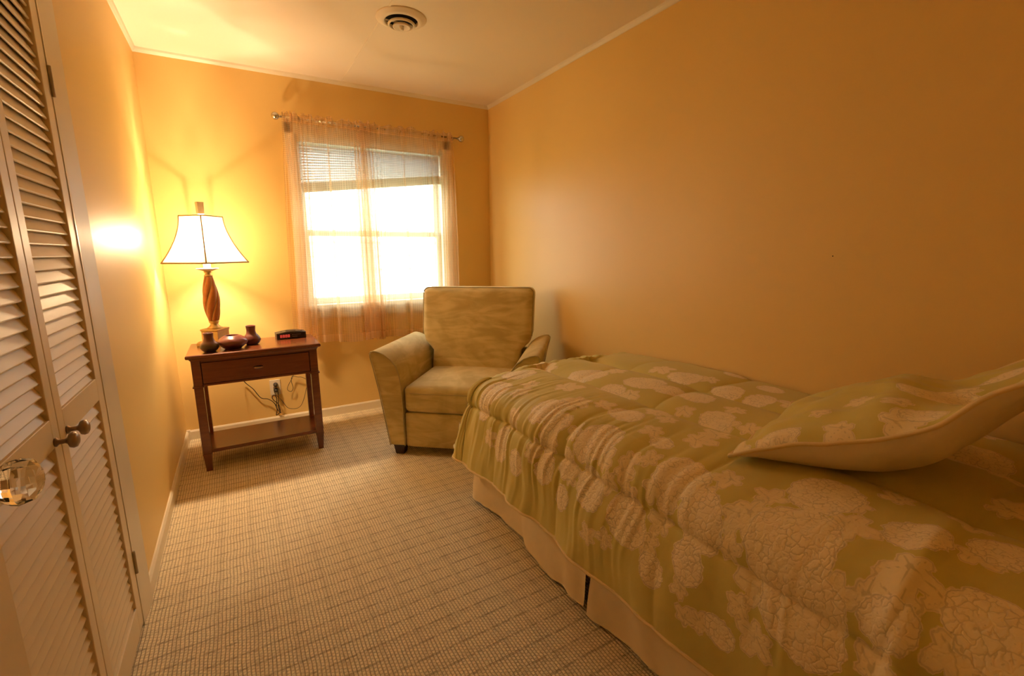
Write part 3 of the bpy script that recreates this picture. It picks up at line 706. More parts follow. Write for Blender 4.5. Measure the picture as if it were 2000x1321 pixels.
# lamp cord: over the table's back edge, down the wall to the outlet
yw = YB-0.012
cord = spline([(0.03, 0.150, 0.006), (0.04, 0.155, 0.006), (0.05, 0.170, 0.002), (0.08, 0.20, -0.10), (0.105, 0.375, -0.310), (0.165, 0.385, -0.400), (0.205, 0.388, -0.470), (0.25, 0.385, -0.487), (0.285, 0.380, -0.520), (0.30, 0.372, -0.57), (0.292, 0.365, -0.61), (0.318, 0.355, -0.585), (0.312, 0.36, -0.53), (0.286, 0.37, -0.500), (0.277, 0.378, -0.475), (0.292, 0.38, -0.462), (0.305, 0.375, -0.49), (0.298, 0.37, -0.555), (0.322, 0.365, -0.60), (0.310, 0.368, -0.55), (0.318, 0.372, -0.47), (0.317, 0.378, -0.42)], 220)
o = link('power_cord', tube_mesh('power_cord', [np.array(q)+np.array([-0.142-LX, 3.285-LY, 0]) for q in cord], 0.0030, 6), M['brown_cord'], None, (LX, LY, TZ)); tagp(o, 'brown lamp cord bundled in loops below the wall outlet', 'cord')
# ------------------------------------------------------------------ wall outlet
ol = empty('wall_outlet', (0.163, YB, 0.286)); tagp(ol, 'ivory wall outlet with two dark plugs under the nightstand drawer', 'outlet')
box('cover_plate', (-0.035, 0.035, -0.006, 0.0, -0.057, 0.057), M['ivory'], ol, 0.0025)
for z in (0.020, -0.020):
    link('plug', lathe_mesh('plug', [(0.016, 0), (0.016, 0.006), (0.013, 0.022), (0.007, 0.030), (0.004, 0.034)], 20), M['black_plastic'], ol, (0.003, -0.006, z), (math.radians(90), 0, 0))

# ================================================================== things on the nightstand
def vase(name, loc, prof, mat, label, swirl=0.0, group=None, squash=None, n=48):
    t = empty(name, loc); tagp(t, label, 'vase' if 'vase' in name else 'bowl', group)
    V, Fc = [], []; zs = [z for _, z in prof]; zmax = max(zs)
    for (r, z) in prof:
        for k in range(n):
            a = 2*math.pi*k/n; q = 1.0
            if swirl: q = 1+swirl*math.sin(6*a+z*70)*max(0, math.sin(math.pi*min(1, z/zmax)))
            V.append((r*q*math.cos(a), r*q*math.sin(a), z))
    for i in range(len(prof)-1):
        for k in range(n): k2 = (k+1) % n; Fc.append((i*n+k, i*n+k2, (i+1)*n+k2, (i+1)*n+k))
    Fc.append(tuple(range(n-1, -1, -1)))
    me = mesh('body', V, Fc, True); b = link('body', me, mat, t)
    # inside wall
    r0, z0 = prof[-1]
    inn = [(r0, z0), (r0-0.002, z0+0.0012), (r0-0.0045, z0), (r0-0.006, z0-0.02), (max(0.004, r0-0.008), z0-0.035), (0.002, z0-0.036)]
    link('rim', lathe_mesh('rim', inn, n, True, False), mat, t); return t
def dense(prof, n=40):
    P = spline([(r, z, 0) for r, z in prof], n); return [(max(p[0], 0.001), p[1]) for p in P]
vp = dense([(0.020, 0.0), (0.034, 0.006), (0.047, 0.026), (0.044, 0.046), (0.030, 0.062), (0.024, 0.078), (0.0245, 0.095), (0.026, 0.108)])
vase('pottery_vase', (-0.172, 3.105, TZ), vp, M['pot_green'], 'small bulbous vase with green-brown belly, left of the squat bowl', 0.012)
bp = dense([(0.040, 0.0), (0.047, 0.006), (0.070, 0.026), (0.077, 0.043), (0.068, 0.060), (0.048, 0.074), (0.040, 0.078)])
vase('pottery_bowl', (-0.058, 3.140, TZ), bp, M['pot_plum'], 'squat glossy plum-brown pottery bowl between the two vases', 0.030)
vp2 = dense([(0.026, 0.0), (0.038, 0.007), (0.049, 0.028), (0.042, 0.050), (0.030, 0.066), (0.0245, 0.084), (0.0255, 0.102), (0.027, 0.116)])
vase('pottery_vase', (0.042, 3.222, TZ), vp2, M['pot_plum'], 'small reddish bulbous vase behind and right of the squat bowl', 0.020)
# alarm clock
ck = empty('alarm_clock', (0.268, 3.335, TZ), math.radians(3)); tagp(ck, 'black digital alarm clock with glowing red display', 'clock')
def clock_body():
    prof = [(-0.088, 0.003), (-0.085, 0.0), (0.085, 0.0), (0.088, 0.003)]
    topz = lambda x: 0.040+0.010*math.cos(min(1, abs(x)/0.088)*math.pi/2)
    prof += [(x, topz(x)) for x in np.linspace(0.088, -0.088, 17)]
    return prism_mesh('case', prof, -0.045, 0.045, 0.003, 2)
link('case', clock_body(), M['black_plastic'], ck)
fp = box('face_panel', (-0.078, 0.078, -0.0465, -0.0445, 0.006, 0.037), simple('smoked_panel', (0.010, 0.009, 0.008), 0.12, 0.5), ck, 0.001)
m_red, nt, p, out = new_mat('red_display'); p.inputs['Base Color'].default_value = (0.25, 0.01, 0.01, 1); p.inputs['Emission Color'].default_value = (1.0, 0.10, 0.06, 1); p.inputs['Emission Strength'].default_value = 0.55
segs = []
def digit(x, on):
    w_, h_, t_ = 0.0115, 0.018, 0.0032; z = 0.013
    S = {'t': (x, x+w_, z+h_-t_, z+h_), 'm': (x, x+w_, z+h_/2-t_/2, z+h_/2+t_/2), 'b': (x, x+w_, z, z+t_), 'ul': (x, x+t_, z+h_/2, z+h_), 'll': (x, x+t_, z, z+h_/2), 'ur': (x+w_-t_, x+w_, z+h_/2, z+h_), 'lr': (x+w_-t_, x+w_, z, z+h_/2)}
    for s in on: a = S[s]; segs.append((a[0], a[1], -0.0480, -0.0462, a[2], a[3]))
for i in range(4): digit(-0.068+i*0.0150, ('t', 'm', 'b', 'ul', 'll', 'ur', 'lr'))
link('display', boxes_mesh('display', segs), m_red, fp)
m_gr = simple('grey_print', (0.30, 0.29, 0.27), 0.5, 0.3)
o = link('front_print', boxes_mesh('front_print', [(0.004, 0.010, -0.0475, -0.0464, 0.026, 0.0285), (0.013, 0.056, -0.0475, -0.0464, 0.027, 0.0282), (0.004, 0.034, -0.0475, -0.0464, 0.015, 0.0162)]), m_gr, fp)
link('snooze_bar', boxes_mesh('snooze_bar', [(-0.030, 0.030, -0.02, 0.01, 0.0485, 0.0525)], 0.0015), M['black_plastic'], ck)
for x in (-0.055, 0.05, 0.064): link('button', boxes_mesh('button', [(x-0.006, x+0.006, -0.01, 0.004, 0.040, 0.0475)], 0.001), M['black_plastic'], ck)
cc = spline([(0.03, 0.046, 0.012), (0.025, 0.07, 0.008), (0.010, 0.125, -0.02), (0.015, 0.20, -0.14), (0.025, 0.31, -0.265), (0.035, 0.33, -0.330), (0.022, 0.335, -0.365), (-0.005, 0.335, -0.410), (-0.010, 0.335, -0.440), (0.012, 0.335, -0.455), (0.027, 0.335, -0.43), (0.020, 0.335, -0.375), (0.030, 0.335, -0.342), (0.065, 0.33, -0.352), (0.10, 0.325, -0.362), (0.12, 0.30, -0.40), (0.06, 0.26, -0.55), (-0.02, 0.27, -0.56), (-0.06, 0.31, -0.50), (-0.095, 0.325, -0.45), (-0.10, 0.325, -0.40)], 200)
o = link('power_cord', tube_mesh('power_cord', cc, 0.0019, 6), M['brown_cord'], None, ck.location, (0, 0, math.radians(3))); tagp(o, 'thin clock cord hanging in a single loop right of the outlet', 'cord')
#CURTAIN
# ================================================================== curtain rod and sheer panels
RY, RZ = YB-0.070, 2.140
rod = empty('curtain_rod', (0.99, RY, RZ)); tagp(rod, 'slim metal curtain rod with round ball finials above the window', 'curtain rod')
link('rod', tube_mesh('rod', [(-0.635, 0, 0), (0.645, 0, 0)], 0.0065, 12), M['nickel'], rod)
for s, x in ((-1, -0.635), (1, 0.645)):
    link('finial', lathe_mesh('finial', [(0.007, 0), (0.012, 0.002), (0.012, 0.005), (0.007, 0.007)] + [(0.0245*math.sin(q), 0.031-0.0245*math.cos(q)) for q in np.linspace(0.32, 3.08, 14)], 28), M['nickel'], rod, (x, 0, 0), (0, math.radians(90*s), 0))
    link('bracket', tube_mesh('bracket', [(x-s*0.035, 0.066, -0.012), (x-s*0.035, 0.02, -0.012), (x-s*0.035, 0.0, -0.007)], 0.004, 8), M['nickel'], rod)
    link('bracket_plate', boxes_mesh('bracket_plate', [(x-s*0.035-0.010, x-s*0.035+0.010, 0.064, 0.070, -0.035, 0.012)], 0.002), M['nickel'], rod)
def curtain(name, label, x0t, x1t, x0b, x1b, zbot, bunch, seed, base_amp):
    """sheer panel: u across the cloth, v down from the ruffle; bunch = [(centre u, width, strength)]"""
    nu, nv = 420, 90; ztop = RZ+0.030
    u = np.linspace(0, 1, nu); v = np.concatenate([np.linspace(0, 0.035, 14), np.linspace(0.04, 1, nv-14)])
    U, V_ = np.meshgrid(u, v)
    Z = ztop - V_*(ztop-zbot)
    dens = np.ones(nu)
    g_ = np.zeros(nu)
    for c, wd, s in bunch: g_ += s*np.exp(-((u-c)/wd)**2)
    # where cloth bunches it advances less in x per unit cloth
    adv = 1/(1+2.6*g_); xc = np.concatenate([[0], np.cumsum((adv[1:]+adv[:-1])/2)]); xc /= xc[-1]
    X = (x0t+(x1t-x0t)*xc)[None, :]*(1-V_) + (x0b+(x1b-x0b)*xc)[None, :]*V_
    ph = 2*np.pi*(10*U + 0.7*np.sin(2*np.pi*2.3*U+seed) + 0.35*np.sin(2*np.pi*5.1*U+2*seed))
    ph2 = 2*np.pi*(31*U + 0.6*np.sin(2*np.pi*3.7*U+seed*3))
    down = np.clip((V_-0.03)/0.5, 0, 1)
    A = (base_amp + 0.026*np.minimum(1.3, g_)[None, :])*(0.35+0.65*down)
    X = X + A*0.95*np.sin(ph + 0.6*V_*np.sin(7*U+seed))
    Y = 0.000 + A*0.85*np.cos(ph + 0.6*V_*np.sin(7*U+seed))
    # tight gathers close to the rod, dying out downwards
    gth = np.exp(-np.abs(V_-0.02)/0.05)
    Y += 0.0055*gth*np.sin(ph2); X += 0.0035*gth*np.sin(ph2*0.5+1)
    pocket = np.exp(-((Z-RZ)/0.011)**2); Y = Y*(1-0.45*pocket) - 0.009*pocket
    ruff = np.clip((Z-RZ-0.012)/0.02, 0, 1)
    Y += ruff*0.012*np.sin(ph2*0.7+seed); Z = Z + ruff*(0.010*np.sin(ph2*0.43+seed)+0.006*np.sin(ph2*0.21))
    Z = Z + (V_ > 0.9)*(V_-0.9)*10*0.010*np.sin(2*np.pi*2.2*U+seed*1.7)
    Y = np.clip(Y, -0.062, 0.048)
    verts = np.stack([X-(x0t+x1t)/2, Y, Z-zbot], -1).reshape(-1, 3)
    faces = [(i*nu+j, i*nu+j+1, (i+1)*nu+j+1, (i+1)*nu+j) for i in range(len(v)-1) for j in range(nu-1)]
    me = mesh('panel', verts, faces, True)
    uvl = me.uv_layers.new(name='cloth'); W = (x1t-x0t)*1.7
    uvv = np.stack([U*W, (1-V_)*(ztop-zbot)], -1).reshape(-1, 2)
    li = np.empty(len(me.loops), int); me.loops.foreach_get('vertex_index', li); uvl.data.foreach_set('uv', uvv[li].ravel())
    o = link(name, me, M['sheer'], None, ((x0t+x1t)/2, RY, zbot)); tagp(o, label, 'curtain', 'sheer window curtains'); return o
curtain('sheer_curtain', 'peach sheer curtain panel hanging on the lamp side of the window', 0.372, 0.930, 0.320, 0.945, 0.585, [(0.12, 0.18, 1.3), (0.86, 0.14, 1.5), (0.50, 0.04, 0.6)], 1.3, 0.008)
curtain('sheer_curtain', 'peach sheer curtain panel hanging on the armchair side of the window', 0.900, 1.590, 0.905, 1.585, 0.580, [(0.06, 0.09, 1.3), (0.92, 0.11, 1.3), (0.40, 0.04, 0.6), (0.68, 0.04, 0.6)], 3.1, 0.008)
#CHAIR
# ================================================================== armchair
ch = empty('armchair', (1.054, 2.484, 0), math.radians(-40)); tagp(ch, 'sage suede armchair with flared arms standing in the far corner', 'armchair')
OUT = [(-0.415, 0.065), (-0.436, 0.20), (-0.468, 0.40), (-0.500, 0.56), (-0.517, 0.625), (-0.518, 0.645), (-0.508, 0.657), (-0.490, 0.660)]
INN = [(-0.462, 0.655), (-0.425, 0.640), (-0.385, 0.610), (-0.355, 0.570), (-0.337, 0.52), (-0.328, 0.45), (-0.322, 0.30), (-0.318, 0.065)]
def arm(side):
    prof = [(side*-1*x if side > 0 else x, z) for x, z in OUT+INN]
    me = prism_mesh('arm', prof, -0.018, 0.70, 0.010, 3, True)
    a = link('arm', me, M['suede'], ch)
    path = [(x, -0.020, z) for x, z in prof]
    link('arm_piping', tube_mesh('arm_piping', path, 0.0038, 6), M['suede_piping'], a)
arm(-1); arm(1)
# seat cushion, lower front panel
link('seat_cushion', cushion_mesh('seat_cushion', (0.315, 0.300, 0.082), 0.030, 16, (0, 0.006, 0.020), lambda e: (e[0], e[1]+0.285, e[2]+0.362)), M['suede'], ch)
link('front_panel', cushion_mesh('front_panel', (0.316, 0.03, 0.110), 0.012, 10, (0, 0.004, 0), lambda e: (e[0], e[1]+0.022, e[2]+0.165)), M['suede'], ch)
link('seat_seam', tube_mesh('seat_seam', [(x, -0.022+0.012*(abs(x)/0.30)**6, 0.405) for x in np.linspace(-0.300, 0.300, 21)], 0.0022, 6), M['suede_piping'], ch)
def back_warp(e):
    x, y, z = e; t = (z+0.31)/0.62              # 0 bottom .. 1 top
    lean = 0.13*t; wfac = 0.80 if t < 0.30 else 0.80+0.20*min(1, (t-0.30)/0.12)
    wfac = wfac*(1+0.035*max(0, t-0.4)) 
    return (x*wfac, y+0.60+lean-0.02, z+0.685)
link('backrest', cushion_mesh('backrest', (0.395, 0.085, 0.31), 0.045, 26, (0, 0.030, 0.004), back_warp), M['suede'], ch)
def bp_path():
    pts = []
    for z in np.linspace(-0.02, 0.27, 10): pts.append((-0.395, -0.055, z))
    for k in range(1, 6): a = math.pi-math.pi/2*k/5; pts.append((-0.355+0.04*math.cos(a), -0.055, 0.27+0.04*math.sin(a)))
    for x in np.linspace(-0.33, 0.33, 12): pts.append((x, -0.055, 0.31))
    q = [(-x, y, z) for x, y, z in pts[:15]][::-1]
    return [back_warp(p) for p in pts+q]
link('back_piping', tube_mesh('back_piping', bp_path(), 0.0040, 6), M['suede_piping'], ch)
link('rear_panel', cushion_mesh('rear_panel', (0.40, 0.03, 0.25), 0.02, 8, (0, 0, 0), lambda e: (e[0], e[1]+0.69, e[2]+0.315)), M['suede'], ch)
box('base_frame', (-0.315, 0.315, 0.05, 0.66, 0.075, 0.275), M['suede'], ch, 0.005)
fm = mesh('foot', [(-.026, -.026, 0), (.026, -.026, 0), (.026, .026, 0), (-.026, .026, 0), (-.036, -.036, .068), (.036, -.036, .068), (.036, .036, .068), (-.036, .036, .068)],
          [(3, 2, 1, 0), (4, 5, 6, 7), (0, 1, 5, 4), (1, 2, 6, 5), (2, 3, 7, 6), (3, 0, 4, 7)])
for x in (-0.365, 0.365):
    for y in (0.03, 0.66): link('foot', fm, M['dark_wood'], ch, (x, y, 0))
#BED
# ================================================================== bed
bed = empty('bed', (1.44, 1.0, 0)); tagp(bed, 'twin bed along the right wall under the floral comforter', 'bed')
def bp_(b): return (b[0]-1.44, b[1]-1.44, b[2]-1.0, b[3]-1.0, b[4], b[5])
box('box_spring', bp_((0.975, 1.935, 0.04, 1.985, 0.17, 0.37)), M['mattress'], bed, 0.02, 3)
box('mattress', bp_((0.970, 1.940, 0.03, 1.990, 0.372, 0.590)), M['mattress'], bed, 0.05, 4)
lgm = lathe_mesh('leg', [(0.018, 0.0), (0.022, 0.01), (0.022, 0.17)], 16)
for x in (1.03, 1.88):
    for y in (0.12, 1.90): link('leg', lgm, M['dark_wood'], bed, (x-1.44, y-1.0, 0))
# ---- skirt: two side panels with a split, one foot panel
skt = empty('bed_skirt', (0.955, 1.0, 0)); tagp(skt, 'plain gold cotton bed skirt hanging to the carpet, split midway', 'bed skirt')
def skirt_panel(pts0, pts1, seed, flare0=0.0, flare1=0.0, lift0=0.0, lift1=0.0, n=110, m=22):
    p0 = np.array(pts0); p1 = np.array(pts1); L = np.linalg.norm(p1-p0); e = (p1-p0)/L; nrm = np.array([-e[1], e[0]])
    if nrm@np.array([-1, 0.6]) < 0: nrm = -nrm
    S, T = np.meshgrid(np.linspace(0, L, n), np.linspace(0, 1, m))
    off = T*(0.016*np.sin(S*11+seed)+0.034*vnoise(S*7+seed, T*1.2, 5)+0.026*vnoise(S*15-T*1.5, T*1.5+seed, 6)) + 0.004*vnoise(S*30, T*6, 9)
    off = off + T**1.5*(flare0*np.exp(-S/0.10)+flare1*np.exp(-(L-S)/0.10)) + 0.010*T
    off = np.maximum(off, -0.006)
    top, bot = 0.345, 0.014
    zz = top+(bot-top)*T + T*(0.010*np.abs(np.sin(S*9+seed)) + lift0*np.exp(-S/0.10)+lift1*np.exp(-(L-S)/0.08))
    sh_ = T*0.05*(-flare1/0.05)*0
    P = np.stack([p0[0]+e[0]*S+nrm[0]*off, p0[1]+e[1]*S+nrm[1]*off, zz], -1).reshape(-1, 3)
    P[:, 0] -= 0.955; P[:, 1] -= 1.0
    Fc = [(i*n+j, i*n+j+1, (i+1)*n+j+1, (i+1)*n+j) for i in range(m-1) for j in range(n-1)]
    me = mesh('skirt_panel', P, Fc, True); o = link('skirt_panel', me, M['skirt_cotton'], skt)
    hem = [P[(m-1)*n+j] for j in range(n)]; link('hem', tube_mesh('hem', hem, 0.0022, 5), M['skirt_cotton'], o)
skirt_panel((0.955, 1.995), (0.955, 1.105), 0.4, 0.0, 0.045)
skirt_panel((0.955, 1.075), (0.955, 0.03), 2.1, 0.012, 0.0)
skirt_panel((0.962, 2.000), (1.93, 2.000), 3.3)

# ---- comforter
# cloth coordinates: a = metres from the wall side toward the room, b = metres from the head toward the foot
RB, DROP = 0.125, 0.445
CXW, CYH = 1.940, 0.035            # wall-side and head-side edges of the cloth
CXE, CYE = 1.035, 1.955            # where the rounding to the hanging side / foot begins
A0, B0 = CXW-CXE, CYE-CYH
SEAM_A = [A0+0.165, A0-0.285, A0-0.62]
SEAM_B = [0.27-CYH, 0.74-CYH, 1.20-CYH, 1.66-CYH, B0+0.165]
def comforter_patches(step=0.0052):
    """-> list of (cloth a, cloth b, perimeter s, overhang d, direction angle th) grids"""
    na = int(A0/step); nb = int(B0/step); nd = int(DROP/step)
    a = np.linspace(0, A0, na+1); b = np.linspace(0, B0, nb+1); d = np.linspace(0, DROP, nd+1)
    out = []
    Ag, Bg = np.meshgrid(a, b); out.append(('top', Ag, Bg, np.zeros_like(Ag), np.zeros_like(Ag)))
    Dg, Bg = np.meshgrid(d, b); out.append(('side', A0+Dg, Bg, Dg, np.zeros_like(Dg)))
    Dg, Ag = np.meshgrid(d, a); out.append(('foot', Ag, B0+Dg, Dg, np.full_like(Dg, np.pi/2)))
    nt_ = 90; th = np.linspace(0, np.pi/2, nt_+1)
    Dg, Tg = np.meshgrid(d, th); out.append(('corner', A0+Dg*np.cos(Tg), B0+Dg*np.sin(Tg), Dg, Tg))
    return out
def comforter_surface(a, b, d, th):
    arc = RB*np.pi/2
    t = np.clip(d/RB, 0, np.pi/2); ex = np.maximum(d-arc, 0)
    # hanging cloth: corner hangs closer, lobes between
    cr = np.sin(2*th)
    h = RB*np.sin(t) + ex*(0.10+0.10*cr); v = RB*(1-np.cos(t)) + ex*(0.985-0.05*cr)
    ca, sa = np.cos(th), np.sin(th)
    bx = np.minimum(a, A0) ; by = np.minimum(b, B0)
    x = CXW - bx - h*ca; y = CYH + by + h*sa
    ztop = 0.646 - 0.030*np.clip((by-1.2)/0.72, 0, 1)**2 + 0.012*np.sin(np.pi*np.clip(bx/A0, 0, 1)) - 0.012*np.clip((bx-A0+0.25)/0.25, 0, 1)
    z = ztop - v
    nx, ny, nz = -np.sin(t)*ca, np.sin(t)*sa, np.cos(t)
    s = np.where(th > 0, np.where(th < np.pi/2-1e-6, B0+th*0.34, B0+0.534+(A0-bx)), by)
    # seams and puffs
    ds = np.full_like(a, 9.0)
    for q in SEAM_A: ds = np.minimum(ds, np.abs(a-q) + 9*(th > 1.5))
    # the same channel line carried around the corner and along the foot
    ring = np.abs(d-0.165); ds = np.where(d > 0, np.minimum(ds, ring), ds)
    dmain = np.where(d > 0, ring, np.abs(a-(A0+0.165)))
    weak = np.full_like(a, 9.0)
    for i, q in enumerate(SEAM_B[:4]):
        dd = np.abs(b+0.012*np.sin(a*9+i)-q) + 9*(th > 0)
        if i not in (0, 2): weak = np.minimum(weak, dd)
    dx_ = np.full_like(a, 9.0)
    for i in (0, 2): dx_ = np.minimum(dx_, np.abs(b+0.012*np.sin(a*9+i)-SEAM_B[i]) + 9*(th > 0))
    puff = 0.034*(1-np.exp(-ds/0.045)) + 0.012*(1-np.exp(-dx_/0.03)) - 0.012 - 0.006*np.exp(-weak/0.02) - 0.006*np.exp(-dmain/0.006)
    # broad undulation
    puff += 0.022*vnoise(a*3.3+4, b*3.0, 1)*np.clip(1.2-d*0.5, 0, 1) + 0.008*vnoise(a*8, b*8, 2)
    # gathers running across the side channel (close to the seam line), strongest toward the foot
    footw = 0.20+0.80*np.clip((by-0.60)/0.9, 0, 1)
    near = np.exp(-np.abs(d-0.13)/0.13)*(d > 0) + np.exp(-np.abs(A0-a)/0.06)*0.55*(d <= 0)*(th == 0)
    near = np.where(d > 0, np.exp(-np.abs(d-0.165)/0.17), np.exp(-(0.165+np.maximum(A0-bx, 0)*1.0)/0.17))
    warp = s + 0.012*np.sin(d*21+s*5)
    puff += footw*near*(1-0.5*cr)*(0.019*vnoise(warp*27, d*3.0, 3) + 0.021*vnoise(warp*66, d*4, 4))
    # diagonal folds radiating in the lower flap and slow waves at the hem
    low = np.clip((d-0.19)/0.28, 0, 1)
    puff += low*(1-0.75*cr)*(0.044*vnoise(s*5.0+d*1.4, d*1.0, 7) + 0.030*vnoise(s*13-d*3.5, d*2.0, 8))
    puff += low*cr*0.020*np.sin(th*7.0+0.6)
    # a long crease near the head end
    cre = (b-(0.235-CYH)) + 0.10*np.clip(a-A0+0.1, 0, 1); puff += 0.020*np.exp(-((cre-0.05)/0.030)**2)*np.clip((a-A0+0.28)/0.2, 0, 1)*(th == 0)
    x = x+nx*puff; y = y+ny*puff; z = z+nz*puff*np.where(d > 0, 1, 1)
    z = np.maximum(z, 0.03)
    return x, y, z
#MOTIFS
FLOWERS = [(0.971, 1.056, 0.076), (0.953, 1.35, 0.07), (0.965, 1.764, 0.076), (0.947, 0.738, 0.07), (1.103, 1.008, 0.064), (1.121, 0.84, 0.07), (1.025, 0.63, 0.068), (1.031, 1.26, 0.053), (1.152, 1.56, 0.067), (1.134, 1.242, 0.053), (0.796, 1.848, 0.078), (0.549, 1.62, 0.087), (0.465, 1.344, 0.085), (0.217, 1.332, 0.073), (0.796, 1.116, 0.066), (0.44, 1.098, 0.072), (0.229, 1.11, 0.069), (0.573, 0.912, 0.063), (0.989, 0.426, 0.096), (0.808, 0.456, 0.079), (0.833, 0.276, 0.056), (0.754, 0.168, 0.053), (1.079, 0.372, 0.076), (1.115, 0.342, 0.055), (1.019, 0.24, 0.042), (0.953, 0.12, 0.067), (1.23, 0.522, 0.039), (1.127, 0.63, 0.048), (1.2, 0.726, 0.042), (0.265, 0.354, 0.092), (1.188, 1.128, 0.042), (0.229, 0.972, 0.058), (0.977, 1.242, 0.04), (0.609, 1.398, 0.058), (0.459, 1.212, 0.06), (0.0, 1.23, 0.051), (0.078, 1.02, 0.051), (0.869, 0.888, 0.038), (1.049, 1.782, 0.056), (1.176, 1.422, 0.048), (1.079, 1.14, 0.046), (1.019, 0.732, 0.033)]
LEAVES = [(0.851, 1.314, 0.062), (0.766, 1.512, 0.064), (0.609, 1.878, 0.07), (0.193, 1.494, 0.06), (0.7, 1.062, 0.048), (0.827, 0.954, 0.04), (0.778, 0.834, 0.049), (0.706, 0.816, 0.046), (0.971, 0.9, 0.033), (1.013, 0.978, 0.034), (0.893, 0.636, 0.041), (1.001, 0.786, 0.044), (0.971, 0.66, 0.034), (0.971, 0.552, 0.037), (1.061, 0.864, 0.032), (1.079, 0.732, 0.039), (0.959, 0.534, 0.051), (0.899, 0.534, 0.038), (0.79, 0.396, 0.039), (0.887, 0.378, 0.049), (0.694, 0.354, 0.035), (0.935, 0.246, 0.044), (0.543, 0.216, 0.043), (0.676, 0.228, 0.035), (0.796, 0.198, 0.037), (1.085, 0.456, 0.053), (1.176, 0.438, 0.044), (1.025, 0.33, 0.037), (0.989, 0.234, 0.038), (1.007, 0.156, 0.041), (1.091, 0.246, 0.035), (1.188, 0.63, 0.027), (1.236, 0.576, 0.032), (1.236, 0.966, 0.034), (0.453, 0.918, 0.039), (0.591, 0.876, 0.041), (0.193, 0.858, 0.046), (0.32, 0.27, 0.043), (0.012, 0.39, 0.045), (1.025, 1.506, 0.045), (1.097, 1.332, 0.041), (0.428, 1.56, 0.053), (0.591, 1.302, 0.046), (0.802, 1.236, 0.042), (0.724, 0.984, 0.037), (0.579, 1.044, 0.036), (0.579, 0.792, 0.035), (0.163, 1.242, 0.044), (0.929, 1.302, 0.037), (0.983, 1.152, 0.034), (1.14, 1.668, 0.043), (0.935, 1.614, 0.042), (0.839, 1.662, 0.044), (1.007, 0.9, 0.036), (0.953, 0.846, 0.032), (1.049, 0.936, 0.033), (1.109, 1.11, 0.033), (1.206, 0.894, 0.033), (1.14, 0.756, 0.033), (1.049, 0.54, 0.034), (1.134, 0.486, 0.03), (0.995, 0.282, 0.029), (0.953, 0.186, 0.029), (1.025, 0.39, 0.03), (1.254, 0.612, 0.03)]
P_FLOWERS = [(0.018, 0.141, 0.058), (0.268, 0.482, 0.076), (0.459, 0.59, 0.057), (0.054, 0.457, 0.041)]
P_LEAVES = [(0.0, 0.033, 0.03), (0.036, 0.291, 0.039), (0.027, 0.407, 0.047), (0.12, 0.416, 0.035), (0.205, 0.308, 0.036), (0.129, 0.224, 0.029), (0.339, 0.54, 0.034)]
#ENDMOTIFS
def motif_fields(a, b, flowers, leaves):
    fl = np.full(a.shape, 0.2); lf = np.full(a.shape, 0.2); vn = np.full(a.shape, 0.05)
    for i, (fa, fb, r) in enumerate(flowers):
        dx, dy = a-fa, b-fb; m = (np.abs(dx) < r*1.6+0.05) & (np.abs(dy) < r*1.6+0.05)
        if not m.any(): continue
        rr = np.hypot(dx[m], dy[m]); ph = np.arctan2(dy[m], dx[m])+i*1.7
        R = r*(0.96+0.07*np.abs(np.sin(5.5*ph+i))+0.10*np.sin(2*ph+i*2.3)+0.04*np.sin(3*ph+i))
        fl[m] = np.minimum(fl[m], rr-R)
    for i, (fa, fb, r) in enumerate(leaves):
        dx, dy = a-fa, b-fb; m = (np.abs(dx) < r*1.8+0.05) & (np.abs(dy) < r*1.8+0.05)
        if not m.any(): continue
        rr = np.hypot(dx[m], dy[m]); ph = np.arctan2(dy[m], dx[m])+i*2.399
        lob = np.abs(np.cos(2.5*ph)); R = r*(0.58+0.50*lob**0.8)*(1+0.28*np.cos(ph))*(1+0.04*np.sin(17*ph))
        s = (rr-R)*0.75
        k = np.round(ph/(2*np.pi/5)); dv = rr*np.abs(np.sin(ph-k*2*np.pi/5)); dv = np.where(rr > R*0.85, 0.05, dv)
        vn[m] = np.where(s < np.minimum(lf[m], 0.0), dv, vn[m]); lf[m] = np.minimum(lf[m], s)
    return fl, lf, vn
def add_cloth_attrs(me, A_, B_, flowers, leaves):
    fl, lf, vn = motif_fields(A_, B_, flowers, leaves)
    for nm, arr in (('flower', fl), ('leaf', lf), ('vein', vn)):
        t = me.attributes.new(nm, 'FLOAT', 'POINT'); t.data.foreach_set('value', arr.astype(np.float32))
    uvl = me.uv_layers.new(name='cloth'); li = np.empty(len(me.loops), np.int32); me.loops.foreach_get('vertex_index', li)
    uvl.data.foreach_set('uv', np.stack([A_[li], B_[li]], -1).ravel().astype(np.float32))
def grid_faces(r, c, off, flip=False):
    i, j = np.meshgrid(np.arange(r-1), np.arange(c-1), indexing='ij'); q = off + i*c + j
    f = np.stack([q, q+1, q+c+1, q+c], -1).reshape(-1, 4)
    return f[:, ::-1] if flip else f
def fast_mesh(name, V, F):
    me = bpy.data.meshes.new(name); me.vertices.add(len(V)); me.vertices.foreach_set('co', V.astype(np.float32).ravel())
    me.loops.add(F.size); me.loops.foreach_set('vertex_index', F.astype(np.int32).ravel())
    me.polygons.add(len(F)); me.polygons.foreach_set('loop_start', np.arange(0, F.size, 4, dtype=np.int32))
    me.update(calc_edges=True); me.validate(); smooth_all(me); return me
